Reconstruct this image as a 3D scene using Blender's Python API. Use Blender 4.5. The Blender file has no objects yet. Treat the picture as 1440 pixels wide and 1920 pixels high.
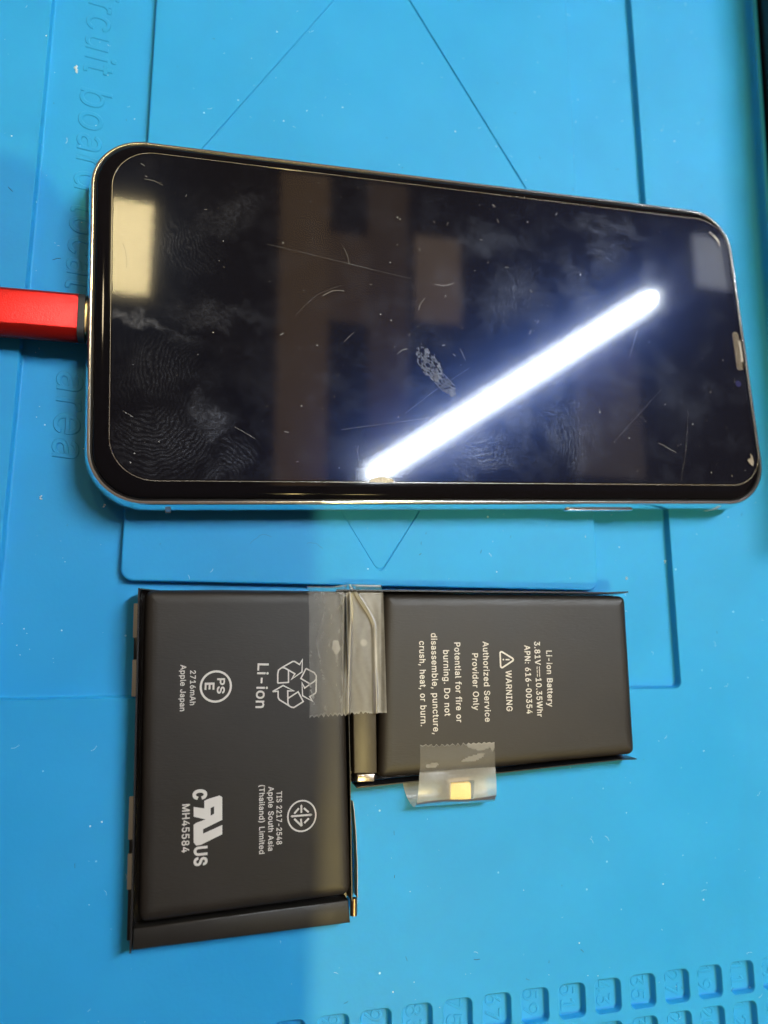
import bpy, math, random
from mathutils import Vector, Matrix
from mathutils.geometry import tessellate_polygon, delaunay_2d_cdt

random.seed(7)
scene = bpy.context.scene
C = scene.collection
CM = 0.01                      # all shapes below are written in centimetres

# ------------------------------------------------------------------ camera
cam_d = bpy.data.cameras.new('camera')
cam = bpy.data.objects.new('camera', cam_d)
C.objects.link(cam)
cam.matrix_world = Matrix((
    (0.964346824, -0.046454182, -0.260532554, 1.62 * CM),
    (-0.002126832, 0.983080764, -0.183160280, -2.57 * CM),
    (0.264633103, 0.177184144, 0.947932012, 14.35 * CM),
    (0, 0, 0, 1)))
cam_d.sensor_fit = 'VERTICAL'
cam_d.sensor_height = 36.0
cam_d.sensor_width = 27.0
cam_d.lens = 26.156
cam_d.clip_start = 0.005
cam_d.clip_end = 20.0
cam_d.dof.use_dof = True
cam_d.dof.focus_distance = 0.140
cam_d.dof.aperture_fstop = 13.0
scene.camera = cam

# ------------------------------------------------------------------ world and exposure
world = bpy.data.worlds.new('World')
scene.world = world
world.use_nodes = True
bg = world.node_tree.nodes['Background']
bg.inputs[0].default_value = (1.0, 0.76, 0.62, 1)
bg.inputs[1].default_value = 0.13
scene.view_settings.view_transform = 'Standard'
scene.view_settings.look = 'None'
scene.view_settings.exposure = 0
scene.view_settings.gamma = 1
scene.cycles.use_denoising = True
scene.cycles.max_bounces = 8
scene.cycles.transparent_max_bounces = 12
scene.cycles.caustics_reflective = False
scene.cycles.caustics_refractive = False

# ------------------------------------------------------------------ lamps
def area(name, x0, y0, x1, y1, z, rad, col):
    """ceiling lamp or dimly lit ceiling field facing down; rad is its radiance"""
    d = bpy.data.lights.new(name, 'AREA')
    d.shape = 'RECTANGLE'
    d.size = abs(x1 - x0) * CM
    d.size_y = abs(y1 - y0) * CM
    d.energy = rad * math.pi * d.size * d.size_y
    d.color = col
    o = bpy.data.objects.new(name, d)
    C.objects.link(o)
    o.location = ((x0 + x1) / 2 * CM, (y0 + y1) / 2 * CM, z * CM)
    return o

area('window_light', -14.6, 61, -6.3, 79.3, 120, 29, (1.0, 0.80, 0.40))
area('ceiling_field', 17.3, 20, 27, 93, 120, 1.05, (1.0, 0.62, 0.30))
area('ceiling_field', 34.9, 30, 43.3, 93, 120, 0.6, (1.0, 0.64, 0.36))
area('ceiling_field', 27.01, 60.5, 34.89, 79, 120, 0.78, (1.0, 0.62, 0.32))
area('ceiling_panel', 45, 63, 55, 82, 121, 1.7, (1.0, 0.70, 0.44))
area('ceiling_panel', 112, 79, 122, 92, 120, 4.0, (0.85, 0.90, 1.0))
area('ceiling_field', 80, 33, 96, 62, 121, 0.75, (1.0, 0.80, 0.66))
area('blue_fill', 62, 10, 130, 110, 122, 0.07, (0.25, 0.42, 1.0))  # added dim blue panel, gives the right of the screen its navy reflection

def spot(name, loc, aim, power, col, deg, blend, size):
    d = bpy.data.lights.new(name, 'SPOT')
    d.energy = power; d.color = col
    d.spot_size = math.radians(deg); d.spot_blend = blend
    d.shadow_soft_size = size * CM
    o = bpy.data.objects.new(name, d); C.objects.link(o)
    o.location = [c * CM for c in loc]
    v = (Vector(aim) - Vector(loc))
    o.rotation_euler = v.to_track_quat('-Z', 'Y').to_euler()
    return o

spot('warm_bench_lamp', (18, -40, 80), (9, 0, 0), 17.0, (1.0, 0.80, 0.32), 40, 0.9, .12)
spot('warm_fill_spot', (-30, 45, 90), (-1, 4, 0), 3.0, (1.0, 0.80, 0.50), 20, 1.0, 4)  # added warm fill over the upper left of the mat, no known lamp

# ------------------------------------------------------------------ helpers
def link(o, parent=None):
    C.objects.link(o)
    if parent is not None:
        o.parent = parent
    return o

def thing(name, label, cat, loc=(0, 0, 0), rz=0.0, group=None):
    o = bpy.data.objects.new(name, None)
    o.empty_display_size = 0.01
    C.objects.link(o)
    o.location = [c * CM for c in loc]
    o.rotation_euler = (0, 0, rz)
    tag(o, label, cat, group)
    return o

def tag(o, label, cat, group=None):
    o['label'] = label; o['category'] = cat
    if group: o['group'] = group
    return o

class MB:
    """collects polygons in centimetres"""
    def __init__(s):
        s.v = []; s.f = []; s.att = []
    def add(s, verts, faces):
        b = len(s.v); s.v += [tuple(p) for p in verts]
        s.f += [tuple(i + b for i in f) for f in faces]
    def loft(s, rings, cap0=False, cap1=False, closed=True):
        n = len(rings[0]); b = len(s.v)
        for r in rings: s.v += [tuple(p) for p in r]
        for k in range(len(rings) - 1):
            for i in range(n if closed else n - 1):
                j = (i + 1) % n
                s.f.append((b + k * n + i, b + k * n + j, b + (k + 1) * n + j, b + (k + 1) * n + i))
        if cap0: s.f.append(tuple(b + i for i in reversed(range(n))))
        if cap1: s.f.append(tuple(b + (len(rings) - 1) * n + i for i in range(n)))
    def fill(s, loops, z):
        t = tessellate_polygon([[Vector((p[0], p[1], 0)) for p in l] for l in loops])
        flat = [p for l in loops for p in l]
        b = len(s.v); s.v += [(p[0], p[1], z) for p in flat]
        for a in t:
            p, q, r = (Vector(flat[i][:2]) for i in a)
            cr = (q - p).cross(r - p)
            if abs(cr) < 1e-9: continue
            s.f.append(tuple(b + i for i in (a if cr > 0 else reversed(a))))
    def fill_winding(s, loops, z):
        """fills overlapping outlines by the non-zero winding rule"""
        V, E = [], []
        for l in loops:
            b0 = len(V); V += [Vector(p) for p in l]; E += [(b0 + k, b0 + (k + 1) % len(l)) for k in range(len(l))]
        r = delaunay_2d_cdt(V, E, [], 0, 1e-6)
        ov, of = r[0], r[2]
        b = len(s.v); s.v += [(p.x, p.y, z) for p in ov]
        for f in of:
            c = sum((ov[k] for k in f), Vector((0, 0))) / len(f); w = 0
            for l in loops:
                for k in range(len(l)):
                    (x0, y0), (x1, y1) = l[k - 1], l[k]
                    if (y0 > c.y) != (y1 > c.y) and c.x < (x1 - x0) * (c.y - y0) / (y1 - y0) + x0: w += 1 if y1 > y0 else -1
            if w:
                p, q, t = (ov[k] for k in f[:3])
                s.f.append(tuple(b + k for k in (f if (q - p).cross(t - p) > 0 else reversed(f))))
    def prism(s, loops, z0, z1):
        s.fill(loops, z1)
        for l in loops:
            s.loft([[(p[0], p[1], z0) for p in l], [(p[0], p[1], z1) for p in l]])
    def box(s, x0, y0, z0, x1, y1, z1, r=0.0, rz=0.0):
        b = min(r, (z1 - z0) / 2.01)
        rings = [rr(x0, y0, x1, y1, r + .001, z0, b, 3), rr(x0, y0, x1, y1, r + .001, z0 + b, 0, 3),
                 rr(x0, y0, x1, y1, r + .001, z1 - b, 0, 3), rr(x0, y0, x1, y1, r + .001, z1 - b * .3, b * .3, 3), rr(x0, y0, x1, y1, r + .001, z1, b, 3)]
        if rz:
            cx, cy = (x0 + x1) / 2, (y0 + y1) / 2; c, q = math.cos(rz), math.sin(rz)
            rings = [[(cx + (p[0] - cx) * c - (p[1] - cy) * q, cy + (p[0] - cx) * q + (p[1] - cy) * c, p[2]) for p in R] for R in rings]
        s.loft(rings, True, True)
    def tube(s, pts, r, n=8):
        rings = []
        for i, p in enumerate(pts):
            a = Vector(pts[max(0, i - 1)]); b = Vector(pts[min(len(pts) - 1, i + 1)])
            d = (b - a).normalized()
            up = Vector((0, 0, 1)) if abs(d.z) < .9 else Vector((1, 0, 0))
            x = d.cross(up).normalized(); y = x.cross(d)
            rad = r[i] if isinstance(r, (list, tuple)) else r
            rings.append([Vector(p) + (x * math.cos(t) + y * math.sin(t)) * rad for t in [2 * math.pi * k / n for k in range(n)]])
        s.loft(rings, True, True)
    def stroke(s, pts, w, z, closed=False, lift=0.0):
        """flat printed line with mitred corners"""
        P = [Vector((p[0], p[1])) for p in pts]; n = len(P)
        L, R = [], []
        for i in range(n):
            a = P[(i - 1) % n] if (closed or i) else None
            b = P[(i + 1) % n] if (closed or i < n - 1) else None
            d1 = (P[i] - a).normalized() if a is not None else None
            d2 = (b - P[i]).normalized() if b is not None else None
            if d1 is None: d1 = d2
            if d2 is None: d2 = d1
            n1 = Vector((-d1.y, d1.x)); n2 = Vector((-d2.y, d2.x))
            m = n1 + n2
            if m.length < .3: m = n1
            m.normalize(); k = min(1 / max(m.dot(n1), .35), 2.2)
            L.append(P[i] + m * k * w / 2); R.append(P[i] - m * k * w / 2)
        v = []
        for l, r in zip(L, R):
            v += [(r.x, r.y, z), (l.x, l.y, z)]
        f = [(2 * i, 2 * i + 2, 2 * i + 3, 2 * i + 1) for i in range(n - 1)]
        if closed: f.append((2 * n - 2, 0, 1, 2 * n - 1))
        s.add(v, f)
    def build(s, name, mat, parent=None, off=(0, 0, 0), smooth=True, angle=35, att=None):
        me = bpy.data.meshes.new(name)
        me.from_pydata([((p[0] - off[0]) * CM, (p[1] - off[1]) * CM, (p[2] - off[2]) * CM) for p in s.v], [], s.f)
        me.materials.append(mat)
        if smooth:
            me.shade_smooth()
            me.set_sharp_from_angle(angle=math.radians(angle))
        if att:
            a = me.attributes.new(att[0], 'FLOAT', 'POINT')
            for i, x in enumerate(att[1]): a.data[i].value = x
        me.update()
        return link(bpy.data.objects.new(name, me), parent)

def rr(x0, y0, x1, y1, r, z, inset=0.0, n=8):
    """counter-clockwise rounded rectangle ring, inset inwards"""
    x0 += inset; y0 += inset; x1 -= inset; y1 -= inset
    r = max(r - inset, 0.0008)
    out = []
    for cx, cy, a0 in ((x1 - r, y1 - r, 0), (x0 + r, y1 - r, 90), (x0 + r, y0 + r, 180), (x1 - r, y0 + r, 270)):
        for k in range(n + 1):
            t = math.radians(a0 + 90 * k / n)
            out.append((cx + r * math.cos(t), cy + r * math.sin(t), z))
    return out

def roundpoly(pts, r, n=5):
    out = []
    m = len(pts)
    for i in range(m):
        p = Vector(pts[i]); a = (Vector(pts[i - 1]) - p).normalized(); b = (Vector(pts[(i + 1) % m]) - p).normalized()
        h = a.angle(b) / 2; d = r / math.tan(h)
        c = p + (a + b).normalized() * (r / math.sin(h))
        s0 = p + a * d - c; s1 = p + b * d - c
        a0 = math.atan2(s0.y, s0.x); a1 = math.atan2(s1.y, s1.x)
        while a1 - a0 > math.pi: a1 -= 2 * math.pi
        while a1 - a0 < -math.pi: a1 += 2 * math.pi
        for k in range(n + 1):
            t = a0 + (a1 - a0) * k / n
            out.append((c.x + r * math.cos(t), c.y + r * math.sin(t)))
    return out

GLYPHS = {"(":[273,[[89,207,92,264,101,324,114,384,132,441,153,494,177,539,236,539,212,485,191,428,174,370,161,313,154,258,151,207,154,161,160,115,188,16,236,-96,177,-96,139,-21,111,55,95,131]]],")":[273,[[37,-96,86,18,113,116,120,162,122,207,119,258,112,313,99,370,82,428,62,485,37,539,97,539,121,494,142,441,159,384,173,323,181,264,184,207,178,130,161,53,134,-22,97,-96]]],",":[188,[[38,-119,68,71,137,71,84,-119]]],"-":[453,[[337,244,337,188,114,188,114,244]]],".":[188,[[95,-4,78,-1,63,9,53,24,50,41,53,59,63,73,78,83,95,87,113,83,128,73,138,59,141,41,138,24,128,9,113,-1]]],"0":[453,[[227,-7,174,1,130,24,95,62,69,113,53,178,48,254,53,330,69,395,95,447,130,484,174,508,227,516,279,508,323,484,358,447,384,395,400,330,405,254,400,178,384,113,359,62,323,24,279,1],[227,50,261,56,290,74,313,103,330,144,340,194,344,254,340,314,330,365,313,405,290,435,261,453,227,460,192,453,163,435,140,405,123,365,113,314,109,254,113,194,123,144,140,103,163,74,192,56]]],"1":[453,[[76,0,76,55,391,55,391,0],[276,509,276,0,212,0,212,448,86,358,86,427,198,509]]],"2":[453,[[64,0,64,47,234,229,282,282,311,327,318,348,320,371,317,397,308,419,293,436,273,449,250,457,224,460,196,457,172,447,153,433,139,413,130,390,127,362,66,362,71,405,86,442,111,473,143,496,182,511,225,516,268,511,306,497,337,474,361,445,376,411,381,372,378,345,371,318,357,290,336,259,267,180,153,60,389,57,389,0]]],"3":[453,[[218,-7,173,-3,133,10,98,30,70,57,52,91,44,132,109,132,115,107,126,87,144,71,165,59,191,52,219,50,248,53,275,61,297,74,315,93,325,116,329,145,326,172,316,196,299,217,275,234,242,244,201,248,157,248,157,299,288,448,288,452,70,452,70,509,372,509,372,461,211,278,211,289,264,288,308,276,344,253,371,222,387,186,393,145,387,103,370,66,344,36,309,12,266,-2]]],"4":[453,[[40,105,40,158,247,509,311,509,109,166,413,163,413,105],[282,0,282,121,282,146,282,318,343,318,343,0]]],"5":[453,[[221,-7,178,-2,140,11,108,32,83,60,66,93,60,130,122,130,127,108,138,89,154,73,173,60,196,52,221,50,250,53,276,64,298,82,314,104,324,131,328,162,324,193,314,221,297,244,275,262,248,273,218,277,192,275,167,268,145,258,128,246,67,253,96,509,366,509,366,452,151,452,134,301,155,315,178,325,203,331,229,334,263,330,294,321,321,306,345,285,364,260,379,231,388,199,391,163,385,117,369,76,343,41,309,15,268,-1]]],"6":[453,[[226,-7,182,-1,142,15,109,40,84,74,69,115,64,162,68,199,80,239,102,285,137,340,252,509,322,509,151,261,145,261,165,288,196,307,235,314,278,309,316,295,346,271,370,240,384,201,389,157,384,112,368,73,343,39,310,14,271,-2],[226,48,254,52,279,63,299,79,314,101,324,128,327,157,324,187,314,213,299,235,279,251,254,262,226,265,198,262,174,252,153,235,138,214,128,188,125,158,128,128,138,102,153,79,174,63,198,52]]],"7":[453,[[97,0,323,448,323,452,62,452,62,509,391,509,391,449,165,0]]],"8":[453,[[226,-7,178,-2,136,11,101,33,74,62,57,96,52,135,55,166,65,195,81,220,101,241,125,256,153,265,119,282,93,308,76,342,70,380,75,417,90,450,114,477,146,498,184,511,226,516,269,511,306,498,337,477,361,450,377,417,382,380,376,342,359,308,333,282,300,267,327,256,351,241,372,220,387,195,397,166,401,135,395,96,378,62,352,33,317,11,275,-2],[226,49,258,52,285,60,307,74,323,91,333,113,337,139,333,165,322,189,305,208,283,223,256,232,226,235,196,232,169,223,147,208,130,189,119,165,115,139,119,113,129,91,145,74,167,60,195,52],[226,290,252,292,274,300,293,313,307,330,316,351,319,376,316,399,308,420,294,437,275,449,252,457,226,460,200,457,177,449,159,437,145,420,136,399,133,376,136,351,145,330,159,313,178,300,201,292]]],"9":[453,[[226,516,271,510,310,494,343,468,368,434,384,393,389,347,385,309,373,270,350,224,315,168,200,0,130,0,301,248,307,248,287,221,257,202,218,195,175,199,137,214,106,237,83,269,68,307,64,352,69,397,85,436,110,469,143,494,182,510],[226,460,199,457,174,446,154,429,138,407,129,381,125,352,129,322,138,295,154,274,174,257,199,247,226,243,254,247,279,257,299,273,314,295,324,321,327,350,324,381,314,407,299,429,279,446,254,457]]],":":[188,[[95,-4,78,-1,63,9,53,24,50,41,53,59,63,73,78,83,95,87,113,83,128,73,138,59,141,41,138,24,128,9,113,-1],[95,271,78,274,63,284,53,299,50,316,53,334,63,349,78,359,95,362,113,359,128,349,138,334,141,316,138,299,128,284,113,274]]],"A":[480,[[16,0,201,509,276,509,463,0,395,0,287,302,264,372,232,478,245,478,213,371,191,302,85,0],[110,142,110,199,370,199,370,142]]],"B":[456,[[60,0,60,509,241,509,289,504,329,491,359,469,381,442,394,410,398,374,395,344,387,320,373,301,356,286,315,267,315,262,339,257,363,245,385,227,402,203,414,173,418,136,413,100,400,67,377,39,344,18,301,4,247,0],[125,57,245,57,296,63,330,80,349,105,355,137,352,161,342,184,327,203,306,218,279,228,248,231,125,231],[125,285,238,285,265,288,288,296,308,309,323,326,333,348,336,372,330,403,313,429,283,446,240,452,125,452]]],"D":[502,[[219,0,96,0,96,57,215,57,272,63,318,81,354,110,379,149,394,198,399,255,394,312,379,361,354,399,320,428,275,446,221,452,93,452,93,509,225,509,294,501,353,478,399,441,433,391,455,329,462,255,455,181,433,119,398,68,351,31,291,8],[125,509,125,0,60,0,60,509]]],"E":[419,[[60,0,60,509,372,509,372,452,125,452,125,286,355,286,355,229,125,229,125,57,375,57,375,0]]],"G":[520,[[269,-7,205,1,149,25,104,64,69,116,47,179,40,254,47,329,69,393,103,445,149,484,203,508,265,516,304,513,340,504,374,489,403,469,429,445,449,416,465,384,474,349,408,349,387,393,356,427,337,439,315,448,265,456,222,450,183,432,150,404,125,364,109,314,103,254,109,194,125,145,151,105,184,76,224,59,269,53,309,57,345,71,374,93,396,123,410,160,415,202,434,199,283,199,283,256,478,256,478,200,471,141,451,91,419,50,377,19,326,0]]],"H":[517,[[60,0,60,509,125,509,125,289,392,289,392,509,457,509,457,0,392,0,392,232,125,232,125,0]]],"I":[300,[[31,0,31,57,118,57,118,452,31,452,31,509,269,509,269,452,183,452,183,57,269,57,269,0]]],"J":[396,[[185,-7,124,3,75,33,52,63,38,100,33,145,33,173,98,173,98,145,104,104,122,74,149,56,185,50,220,56,248,74,266,104,272,145,272,509,336,509,336,145,332,100,318,63,294,33,246,3]]],"L":[393,[[60,0,60,509,125,509,125,57,361,57,361,0]]],"M":[628,[[60,0,60,509,152,509,277,187,287,159,299,123,311,84,322,49,307,49,318,83,330,121,342,158,352,187,476,509,568,509,568,0,504,0,504,291,504,327,505,369,506,413,507,457,513,457,498,409,482,363,467,322,456,291,342,0,286,0,170,291,159,321,145,361,129,408,112,457,119,457,120,416,121,372,122,328,122,291,122,0]]],"N":[523,[[60,0,60,509,136,509,343,183,363,151,388,107,414,55,405,54,401,108,399,157,399,195,399,509,463,509,463,0,387,0,202,290,177,331,148,381,108,452,119,454,122,384,124,328,125,291,125,0]]],"O":[533,[[267,-7,205,1,150,25,105,63,70,115,48,179,40,254,48,329,70,393,105,445,150,484,205,508,267,516,329,508,384,484,429,445,464,393,486,329,493,254,486,179,464,115,429,63,384,25,329,1],[267,53,310,59,349,76,383,105,408,144,425,194,430,254,425,314,408,365,383,404,349,433,310,450,267,456,223,450,184,433,151,404,125,364,109,314,103,254,109,194,125,144,151,105,184,76,223,59]]],"P":[445,[[60,0,60,509,235,509,289,503,332,487,366,462,390,430,404,391,409,348,404,304,390,265,366,233,332,207,289,191,235,186,109,186,109,242,233,242,269,246,297,256,318,272,333,294,342,319,344,348,342,376,333,402,318,423,297,439,268,449,232,452,125,452,125,0]]],"R":[449,[[60,0,60,509,236,509,290,504,333,489,367,465,390,433,405,395,409,352,405,309,390,271,367,240,333,217,289,203,236,198,96,198,96,255,234,255,269,258,298,267,319,281,334,300,342,324,345,352,342,380,334,405,319,425,298,440,269,449,233,452,125,452,125,0],[353,0,230,229,303,229,428,0]]],"S":[447,[[224,-9,172,-4,128,9,91,31,64,60,46,96,38,137,104,137,110,110,123,88,142,71,166,59,194,52,224,49,257,52,286,60,311,74,329,92,341,114,346,139,342,161,332,179,316,193,296,205,245,222,184,239,128,260,86,289,60,326,52,372,58,413,75,448,102,476,138,498,180,511,227,516,275,511,316,498,351,476,377,449,394,415,401,378,337,378,326,412,302,437,267,453,225,459,194,456,167,448,145,435,129,418,118,398,115,376,119,352,131,334,148,319,169,308,212,293,264,279,312,264,359,238,379,220,395,198,405,171,408,139,403,99,386,64,360,34,323,11,278,-4]]],"T":[449,[[32,452,32,509,417,509,417,452,257,452,257,0,193,0,193,452]]],"U":[517,[[259,-8,203,-2,154,15,114,43,85,80,66,124,60,173,60,509,124,509,124,178,128,144,141,113,160,87,187,68,220,56,259,52,298,56,331,68,357,87,377,113,389,144,393,178,393,509,457,509,457,173,451,124,433,80,403,43,363,15,315,-2]]],"V":[480,[[204,0,16,509,84,509,192,206,215,137,248,31,235,31,267,138,290,206,395,509,463,509,278,0]]],"W":[686,[[155,0,16,509,82,509,163,196,175,145,187,94,197,40,189,40,200,94,211,145,224,196,306,509,380,509,462,196,474,145,486,94,497,40,488,40,499,94,510,145,523,196,603,509,670,509,530,0,455,0,368,323,351,391,336,475,350,475,335,395,318,323,230,0]]],"a":[389,[[160,-9,126,-5,94,5,68,22,48,45,35,73,30,108,34,138,43,161,58,179,78,193,125,211,178,220,234,227,265,235,273,243,276,255,273,279,267,297,256,311,240,322,220,329,196,331,171,329,149,322,118,301,100,274,41,291,57,322,79,346,104,364,133,375,163,382,194,384,239,379,263,372,286,360,306,343,322,320,333,290,337,251,337,0,277,0,277,52,272,52,252,25,236,12,215,1,190,-6],[170,45,202,49,228,59,248,74,263,93,272,115,276,138,276,190,259,182,231,176,200,171,175,168,134,159,117,150,103,139,95,124,92,105,94,87,102,72,114,61,130,52]]],"b":[424,[[229,-8,198,-5,172,4,153,17,138,31,118,59,112,59,112,0,53,0,53,509,114,509,114,319,118,319,137,346,152,360,171,373,197,381,229,384,274,378,313,361,345,332,370,293,385,245,390,189,385,133,370,84,346,45,313,16,274,-2],[220,47,253,51,279,66,301,88,316,117,325,151,328,189,325,227,316,261,301,290,280,311,253,325,220,330,188,325,161,312,140,291,125,263,116,229,113,189,116,150,125,115,140,86,162,65,188,51]]],"c":[396,[[207,-8,159,-2,117,16,82,46,56,85,40,133,34,187,40,243,56,291,82,330,117,360,159,378,207,384,260,377,305,356,324,341,340,322,353,301,362,277,303,262,290,289,270,311,242,325,207,330,173,325,145,310,124,287,108,258,99,224,96,187,99,151,108,117,124,89,145,66,173,51,207,46,243,52,271,66,292,89,304,117,363,102,354,78,341,56,325,37,306,21,285,9,261,-1]]],"d":[424,[[195,-8,151,-2,111,16,79,45,55,84,39,133,34,189,39,245,55,293,79,332,112,361,151,378,196,384,228,381,253,373,272,360,287,346,306,319,311,319,311,509,372,509,372,0,313,0,313,59,307,59,287,31,272,17,252,4,227,-5],[205,47,236,51,263,65,284,86,299,115,309,150,312,189,309,229,300,263,284,291,263,312,237,325,205,330,172,325,145,311,124,290,108,261,99,227,96,189,99,151,109,117,124,88,145,66,172,51]]],"e":[404,[[212,-8,161,-2,117,16,82,46,56,85,40,132,34,187,39,242,55,290,81,329,115,359,157,378,205,384,236,382,266,374,294,361,319,341,341,315,357,282,368,242,371,194,371,169,75,169,75,221,338,221,310,202,307,237,298,269,283,294,263,314,237,326,205,330,173,326,146,313,125,294,109,270,99,241,96,211,96,178,100,139,110,106,128,80,151,61,179,50,212,46,254,53,271,61,285,73,297,88,306,105,365,91,353,63,335,39,311,19,283,4,249,-5]]],"f":[254,[[228,379,228,327,6,327,6,379],[81,0,81,432,84,461,96,486,113,505,135,519,161,527,187,530,222,527,243,521,227,468,215,472,195,474,171,470,154,460,145,443,142,419,142,0]]],"g":[425,[[207,-151,168,-148,134,-140,105,-127,82,-110,64,-91,51,-69,101,-41,122,-66,136,-78,154,-88,178,-95,207,-97,249,-92,282,-75,304,-47,311,-6,311,68,306,68,287,41,272,28,252,16,227,8,195,5,152,10,113,27,80,53,55,90,39,136,34,191,39,246,55,293,80,332,112,361,152,378,196,384,228,382,253,373,273,360,288,346,308,319,313,319,313,379,372,379,372,-9,367,-54,350,-90,324,-117,291,-136,251,-147],[205,59,237,63,264,75,285,95,300,121,309,154,312,193,309,231,300,264,285,291,264,312,237,325,205,330,172,325,145,312,124,290,109,262,99,229,96,193,99,155,109,123,124,96,145,76,172,63]]],"h":[410,[[114,227,114,0,53,0,53,509,114,509,114,287,102,287,124,332,152,362,187,379,227,384,264,380,295,369,321,349,341,321,353,285,357,240,357,0,296,0,296,235,290,275,273,304,246,323,210,329,184,326,161,317,141,303,126,283,117,257]]],"i":[167,[[53,0,53,379,114,379,114,0],[84,443,67,446,54,455,44,468,41,483,44,499,54,512,67,521,84,524,100,521,114,512,123,499,126,483,123,468,114,455,100,446]]],"l":[189,[[139,-2,101,3,74,20,58,47,53,84,53,509,114,509,114,99,115,77,120,62,130,54,146,52,160,53,170,54,181,3,162,-1]]],"m":[610,[[53,0,53,379,112,379,112,295,108,295,118,323,132,346,151,363,172,376,195,384,219,386,257,380,287,361,309,331,321,295,312,295,322,321,337,343,357,361,381,375,407,383,437,386,468,383,497,372,522,354,541,328,553,296,557,255,557,0,496,0,496,254,490,289,473,313,447,326,419,330,395,328,374,320,358,307,345,290,338,270,335,247,335,0,274,0,274,260,269,288,253,311,229,326,199,330,178,328,158,320,140,307,126,289,117,266,114,238,114,0]]],"n":[410,[[114,227,114,0,53,0,53,379,112,379,112,287,102,287,124,332,152,362,187,379,227,384,264,380,295,369,321,349,341,321,353,285,357,240,357,0,296,0,296,235,290,275,273,304,246,323,210,329,184,326,161,317,141,303,126,283,117,257]]],"o":[415,[[207,-8,159,-2,117,16,82,46,56,85,40,133,34,187,40,243,56,291,82,330,117,360,159,378,207,384,256,378,299,360,333,330,359,291,376,243,381,187,376,133,359,85,333,46,299,16,256,-2],[207,46,242,51,270,66,292,89,307,117,316,151,319,187,316,224,307,258,292,287,270,310,242,325,207,330,173,325,145,310,124,287,108,258,99,224,96,187,99,151,108,117,124,89,145,66,173,51]]],"p":[424,[[53,-143,53,379,112,379,112,319,118,319,137,346,152,360,171,373,197,381,229,384,274,378,313,361,345,332,370,293,385,245,390,189,385,133,370,84,346,45,313,16,274,-2,229,-8,198,-5,173,4,153,17,138,31,118,59,114,59,114,-143],[220,47,253,51,279,66,301,88,316,117,325,151,328,189,325,227,316,261,301,290,280,311,253,325,220,330,188,325,161,312,140,291,125,263,116,229,113,189,116,150,125,115,140,86,162,65,188,51]]],"r":[259,[[53,0,53,379,112,379,112,321,130,347,152,367,181,380,213,385,229,384,243,384,243,322,230,324,207,326,182,323,159,315,140,301,126,284,117,262,114,237,114,0]]],"s":[365,[[182,-8,145,-5,112,3,84,18,62,38,45,63,36,94,94,107,105,79,124,60,150,49,181,45,217,50,244,62,262,81,268,103,265,121,254,136,237,147,212,155,149,170,104,186,72,208,53,237,47,274,51,305,65,332,87,354,115,370,149,381,187,384,223,381,254,372,279,358,299,339,314,316,324,290,268,277,258,298,243,316,219,328,187,333,156,329,131,317,114,299,109,277,112,258,124,243,144,232,172,223,229,209,275,194,306,171,325,142,331,107,326,75,312,47,290,24,260,6,223,-5]]],"t":[227,[[204,379,204,327,6,327,6,379],[65,471,126,471,126,98,128,76,136,61,150,53,170,50,185,51,202,54,213,2,192,-3,168,-4,125,2,92,21,72,52,65,93]]],"u":[410,[[182,-5,146,-1,115,11,89,31,69,59,57,95,53,139,53,379,114,379,114,144,119,105,137,75,164,56,200,50,226,53,249,62,268,77,283,97,293,122,296,153,296,379,357,379,357,0,298,0,298,92,307,92,286,47,257,17,222,0]]],"v":[389,[[163,0,17,379,84,379,165,155,187,87,206,21,184,21,203,87,224,155,305,379,371,379,226,0]]],"y":[389,[[47,-139,61,-86,71,-87,104,-89,118,-84,130,-74,141,-58,151,-36,163,-1,17,379,84,379,165,155,187,87,206,21,184,21,202,87,224,155,305,379,371,379,204,-58,191,-85,177,-107,159,-124,139,-136,117,-143,91,-145,65,-143]]],"z":[380,[[42,0,42,46,254,320,48,323,48,379,333,379,333,331,126,60,126,56,339,56,339,0]]]}

def glyph_loops(body, space=1.0, shear=0.0):
    """outlines of the letters laid out along x at size 1"""
    out, x = [], 0.0
    for ch in body:
        if ch == ' ': x += .24 * space; continue
        adv, loops = GLYPHS[ch]
        out.append([[(x + l[k] / 1000 + l[k + 1] / 1000 * shear, l[k + 1] / 1000) for k in range(0, len(l), 2)] for l in loops])
        x += adv / 1000 + (space - 1) * .35
    return out
CAP = GLYPHS['H'][1][0]; CAP = max(CAP[1::2]) / 1000

def text_into(mb, body, ax, ay, bx, by, cap, z, bold=0.0, space=1.0, shear=0.0, depth=0.0, bevel=0.0):
    """letters running from (ax,ay) to (bx,by); cap = capital height; the given line is the middle of the capitals"""
    gl = glyph_loops(body, space, shear)
    xs = [p[0] for g_ in gl for l in g_ for p in l]; x0, x1 = min(xs), max(xs)
    d = Vector((bx - ax, by - ay)); L = d.length; d.normalize(); n = Vector((-d.y, d.x))
    sx = L / (x1 - x0); sy = cap / CAP
    o = Vector((ax, ay)) - n * cap / 2
    for g_ in gl:
        loops = [[tuple(o + d * ((x - x0) * sx) + n * (y * sy)) for x, y in l] for l in g_]
        ars = [sum(l[k - 1][0] * l[k][1] - l[k][0] * l[k - 1][1] for k in range(len(l))) for l in loops]
        side = 1 if max(ars, key=abs) > 0 else -1
        mb.fill_winding(loops, z)
        for l in loops:
            if bold: mb.stroke(l, bold * cap, z - .0006, True)
            if depth:
                m = len(l)
                out = []
                for k in range(m):
                    t_ = (Vector(l[(k + 1) % m]) - Vector(l[k - 1])).normalized() * side; out.append((l[k][0] + t_.y * bevel, l[k][1] - t_.x * bevel))
                mb.loft([[(*p, z - depth) for p in out], [(*p, z) for p in l]])

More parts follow.
